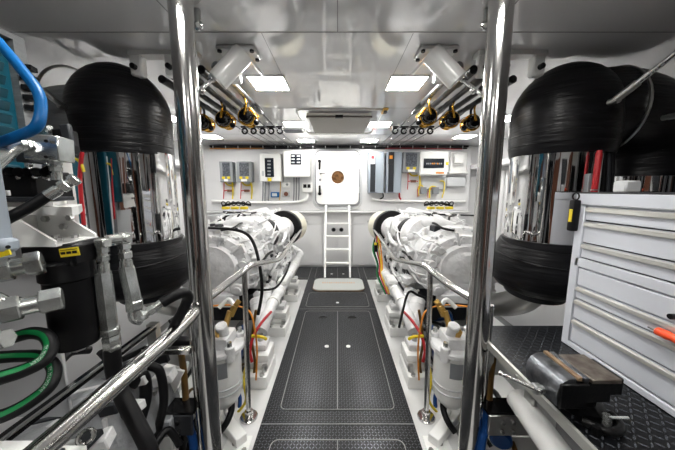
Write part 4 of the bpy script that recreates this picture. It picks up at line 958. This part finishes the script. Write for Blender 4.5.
striped([P(15, 337, .56), P(32, 333, .565), P(46, 336, .565), P(51, 347, .55), P(44, 360, .52), P(25, 370, .49), P(0, 378, .46), P(-30, 388, .43)], .0135, 'upper black hose with green stripe curling below the zinc fittings', 'PREMIUM  MPI')
striped([P(-10, 358, .56), P(20, 356, .58), P(42, 357, .58), P(54, 368, .57), P(50, 385, .54), P(30, 402, .51), P(5, 415, .48), P(-30, 425, .45)], .0135, 'lower black hose with green stripe curling below the first', 'PREMIUM  MPI')
m = M(); fitting(m, (P(8, 341, .56), P(20, 336, .56)), .012); m.out('hose_union', 'zinc', **kw('small ribbed union at the start of the upper green striped hose', 'fitting'))
# pair of vertical fittings with elbow, and big black hose
t = thing('hydraulic_hose', 'thick black hose dropping from the inner of two vertical zinc fittings', 'hose', P(115, 345, .66))
Y = .66
M().box(P(103, 243, Y), (.026, .026, .024), bev=.003).out('elbow_block', 'zinc', t)
m = M(); fitting(m, (P(103, 247, Y), P(104, 272, Y)), .0135); m.out('upper_fitting', 'zinc', t)
m = M(); hexn(m, P(103, 272, Y), P(110, 328, Y), .019); hexn(m, P(110, 328, Y), P(111, 334, Y), .022); hexn(m, P(111, 335, Y), P(113, 349, Y), .021); m.out('sleeve', 'zinc', t)
M().tube([P(112, 347, Y), P(114, 370, Y), P(122, 395, .64), P(135, 420, .62), P(150, 452, .60), P(160, 500, .58)], .0195, n=18, sm=6).out('hose', 'hose', t)
t = thing('hydraulic_hose', 'black hose running back from the outer vertical zinc fitting with elbow', 'hose', P(130, 330, .72))
Y = .72
M().cyl(P(107, 240, .68), P(124, 238, Y), .013, n=16).out('link', 'zinc', t)
M().box(P(124, 238, Y), (.03, .03, .028), rot=(0, 8, 0), bev=.006).out('elbow_block', 'zinc', t)
m = M(); fitting(m, (P(124, 243, Y), P(127, 270, Y)), .0165); m.out('upper_fitting', 'zinc', t)
m = M(); hexn(m, P(126, 266, Y), P(134, 301, Y), .020); hexn(m, P(134, 300, Y), P(135, 310, Y), .022); m.tube([P(135, 308, Y), P(136, 317, Y), P(142, 319, .73)], .018, n=14); m.out('sleeve', 'zinc', t)
m = M(); fitting(m, (P(140, 318, .73), P(166, 300, .77)), .0145); m.out('side_fitting', 'zinc', t)
M().tube([P(162, 303, .76), P(174, 296, .78), P(184, 293, .80), P(188, 298, .82), P(183, 310, .83), P(175, 325, .84), P(166, 345, .85)], .0165, n=16).out('hose', 'hose', t)
# heap of black hoses beyond rail
for k, (pts, r, lab) in enumerate((
    ([(150, 366, .95), (160, 372, .95), (164, 400, .95), (158, 430, .95), (150, 470, .93)], .016, 'black hose looping upright between the left rail and the pole'),
    ([(132, 385, .9), (143, 376, .92), (146, 395, .92), (140, 420, .9), (128, 460, .88)], .021, 'thick black hose bent over behind the left grab rail'),
    ([(128, 400, .85), (120, 425, .84), (114, 460, .8)], .018, 'black hose lying behind the thick dropping hose'),
    ([(92, 405, .8), (108, 395, .84), (114, 380, .86)], .010, 'thin black hose beneath the left grab rail near a steel ring'),
    ([(155, 445, .9), (168, 430, .95), (180, 445, .95)], .014, 'black hose lying at the bottom edge left of the pole'),
    ([(170, 322, 1.1), (182, 316, 1.15), (196, 320, 1.2)], .012, 'thin black hose above the frame bar next to the left pole'),
    ([(100, 352, .95), (112, 362, .98), (130, 356, 1.0), (146, 348, 1.02)], .012, 'thin black hose between the frame bar and the left grab rail'),
    ([(60, 362, .85), (72, 352, .9), (90, 350, .95)], .014, 'short black hose behind the black hydraulic filter'),
    ([(150, 372, 1.05), (158, 362, 1.08), (170, 370, 1.1), (172, 398, 1.08), (166, 430, 1.05)], .011, 'outermost thin black hose bent over left of the pole'),
    ([(176, 425, 1.1), (184, 432, 1.12), (182, 452, 1.1)], .016, 'black ribbed hose end at the bottom beside the left pole'))):
    hose([P(*p) for p in pts], r, 'hose', lab)
# white machinery low at left
t = thing('generator_housing', 'white painted machine housing with black panels below the left grab rail', 'machine', (-.9, .85, 0))
m = M(); m.box((-.92, .80, .42), (.34, .62, .26), rot=(0, -14, 0), bev=.02, seg=2); m.out('body', 'castgrey', t)
for k in range(5): M().box((-.9, .52+k*.13, .545), (.36, .02, .035), rot=(0, -14, 0), bev=.003).out('rib', ['darkgrey', 'engine'][k % 2], t)
m = M(); m.box((-.80, .62, .55), (.16, .2, .02), rot=(0, -10, 0), bev=.003); m.out('dark_panel', 'darkgrey', t)
for k in range(34):
    x = rnd.uniform(-.98, -.72); y = rnd.uniform(.55, 1.1); w_ = rnd.uniform(.015, .06); m = M()
    if k % 2: m.box((x, y, .545+(x+.9)*-.2), (w_*1.4, w_, w_*.7), rot=(0, -12, rnd.uniform(-25, 25)), bev=.004)
    else: m.cyl((x, y, .53+(x+.9)*-.2), (x, y, .575+(x+.9)*-.2), w_*.35, n=10, bev=.002)
    m.out('fixture', ['engine', 'grey', 'engine', 'darkgrey', 'lightgrey'][k % 5], t)
M().box((-.78, 1.08, .44), (.12, .03, .16), rot=(0, 25, 15), bev=.004).out('side_cover', 'white', t)
M().ring(P(86, 437, .66), (.7, -.5, .4), .017, .006, 20, 8).out('steel_ring', 'steel', t)
for k in range(5): M().cyl((-.72, .58+k*.12, .50), (-.72, .58+k*.12, .515), .009, n=6).out('bolt', 'brushed', t)
m = M(); m.box(P(167, 425, .98), (.055, .05, .075), rot=(0, 0, 10), bev=.006); m.out('junction_block', 'grey', **kw('grey box below the left bracket beside black hoses', 'box'))
t = thing('white_cabinet', 'white cabinet corner with bolt at the bottom left edge', 'cabinet', (-.62, .4, 0))
M().span((-.80, .30, .0), (-.60, .47, .80), bev=.004).out('body', 'white', t)
M().span((-.62, .45, .70), (-.55, .51, .745), bev=.004).out('corner_block', 'white', t)
M().cyl((-.585, .48, .745), (-.585, .48, .757), .012, n=6).out('bolt', 'darkgrey', t)
# ================================================================== CAMERA / RENDER
cam = bpy.data.cameras.new('camera'); co = bpy.data.objects.new('camera', cam); C.objects.link(co)
cam.lens = 14; cam.sensor_width = 36; cam.clip_start = .02
co.location = (0, 0, H); co.rotation_euler = (pi/2-PT, 0, 0)
bpy.context.scene.camera = co
w = bpy.data.worlds.new('world'); w.use_nodes = True; w.node_tree.nodes['Background'].inputs[0].default_value = (.5, .5, .52, 1); w.node_tree.nodes['Background'].inputs[1].default_value = .3
bpy.context.scene.world = w
vs = bpy.context.scene.view_settings
vs.view_transform = 'Standard'; vs.look = 'None'; vs.gamma = 1; vs.use_curve_mapping = False; vs.exposure = .72
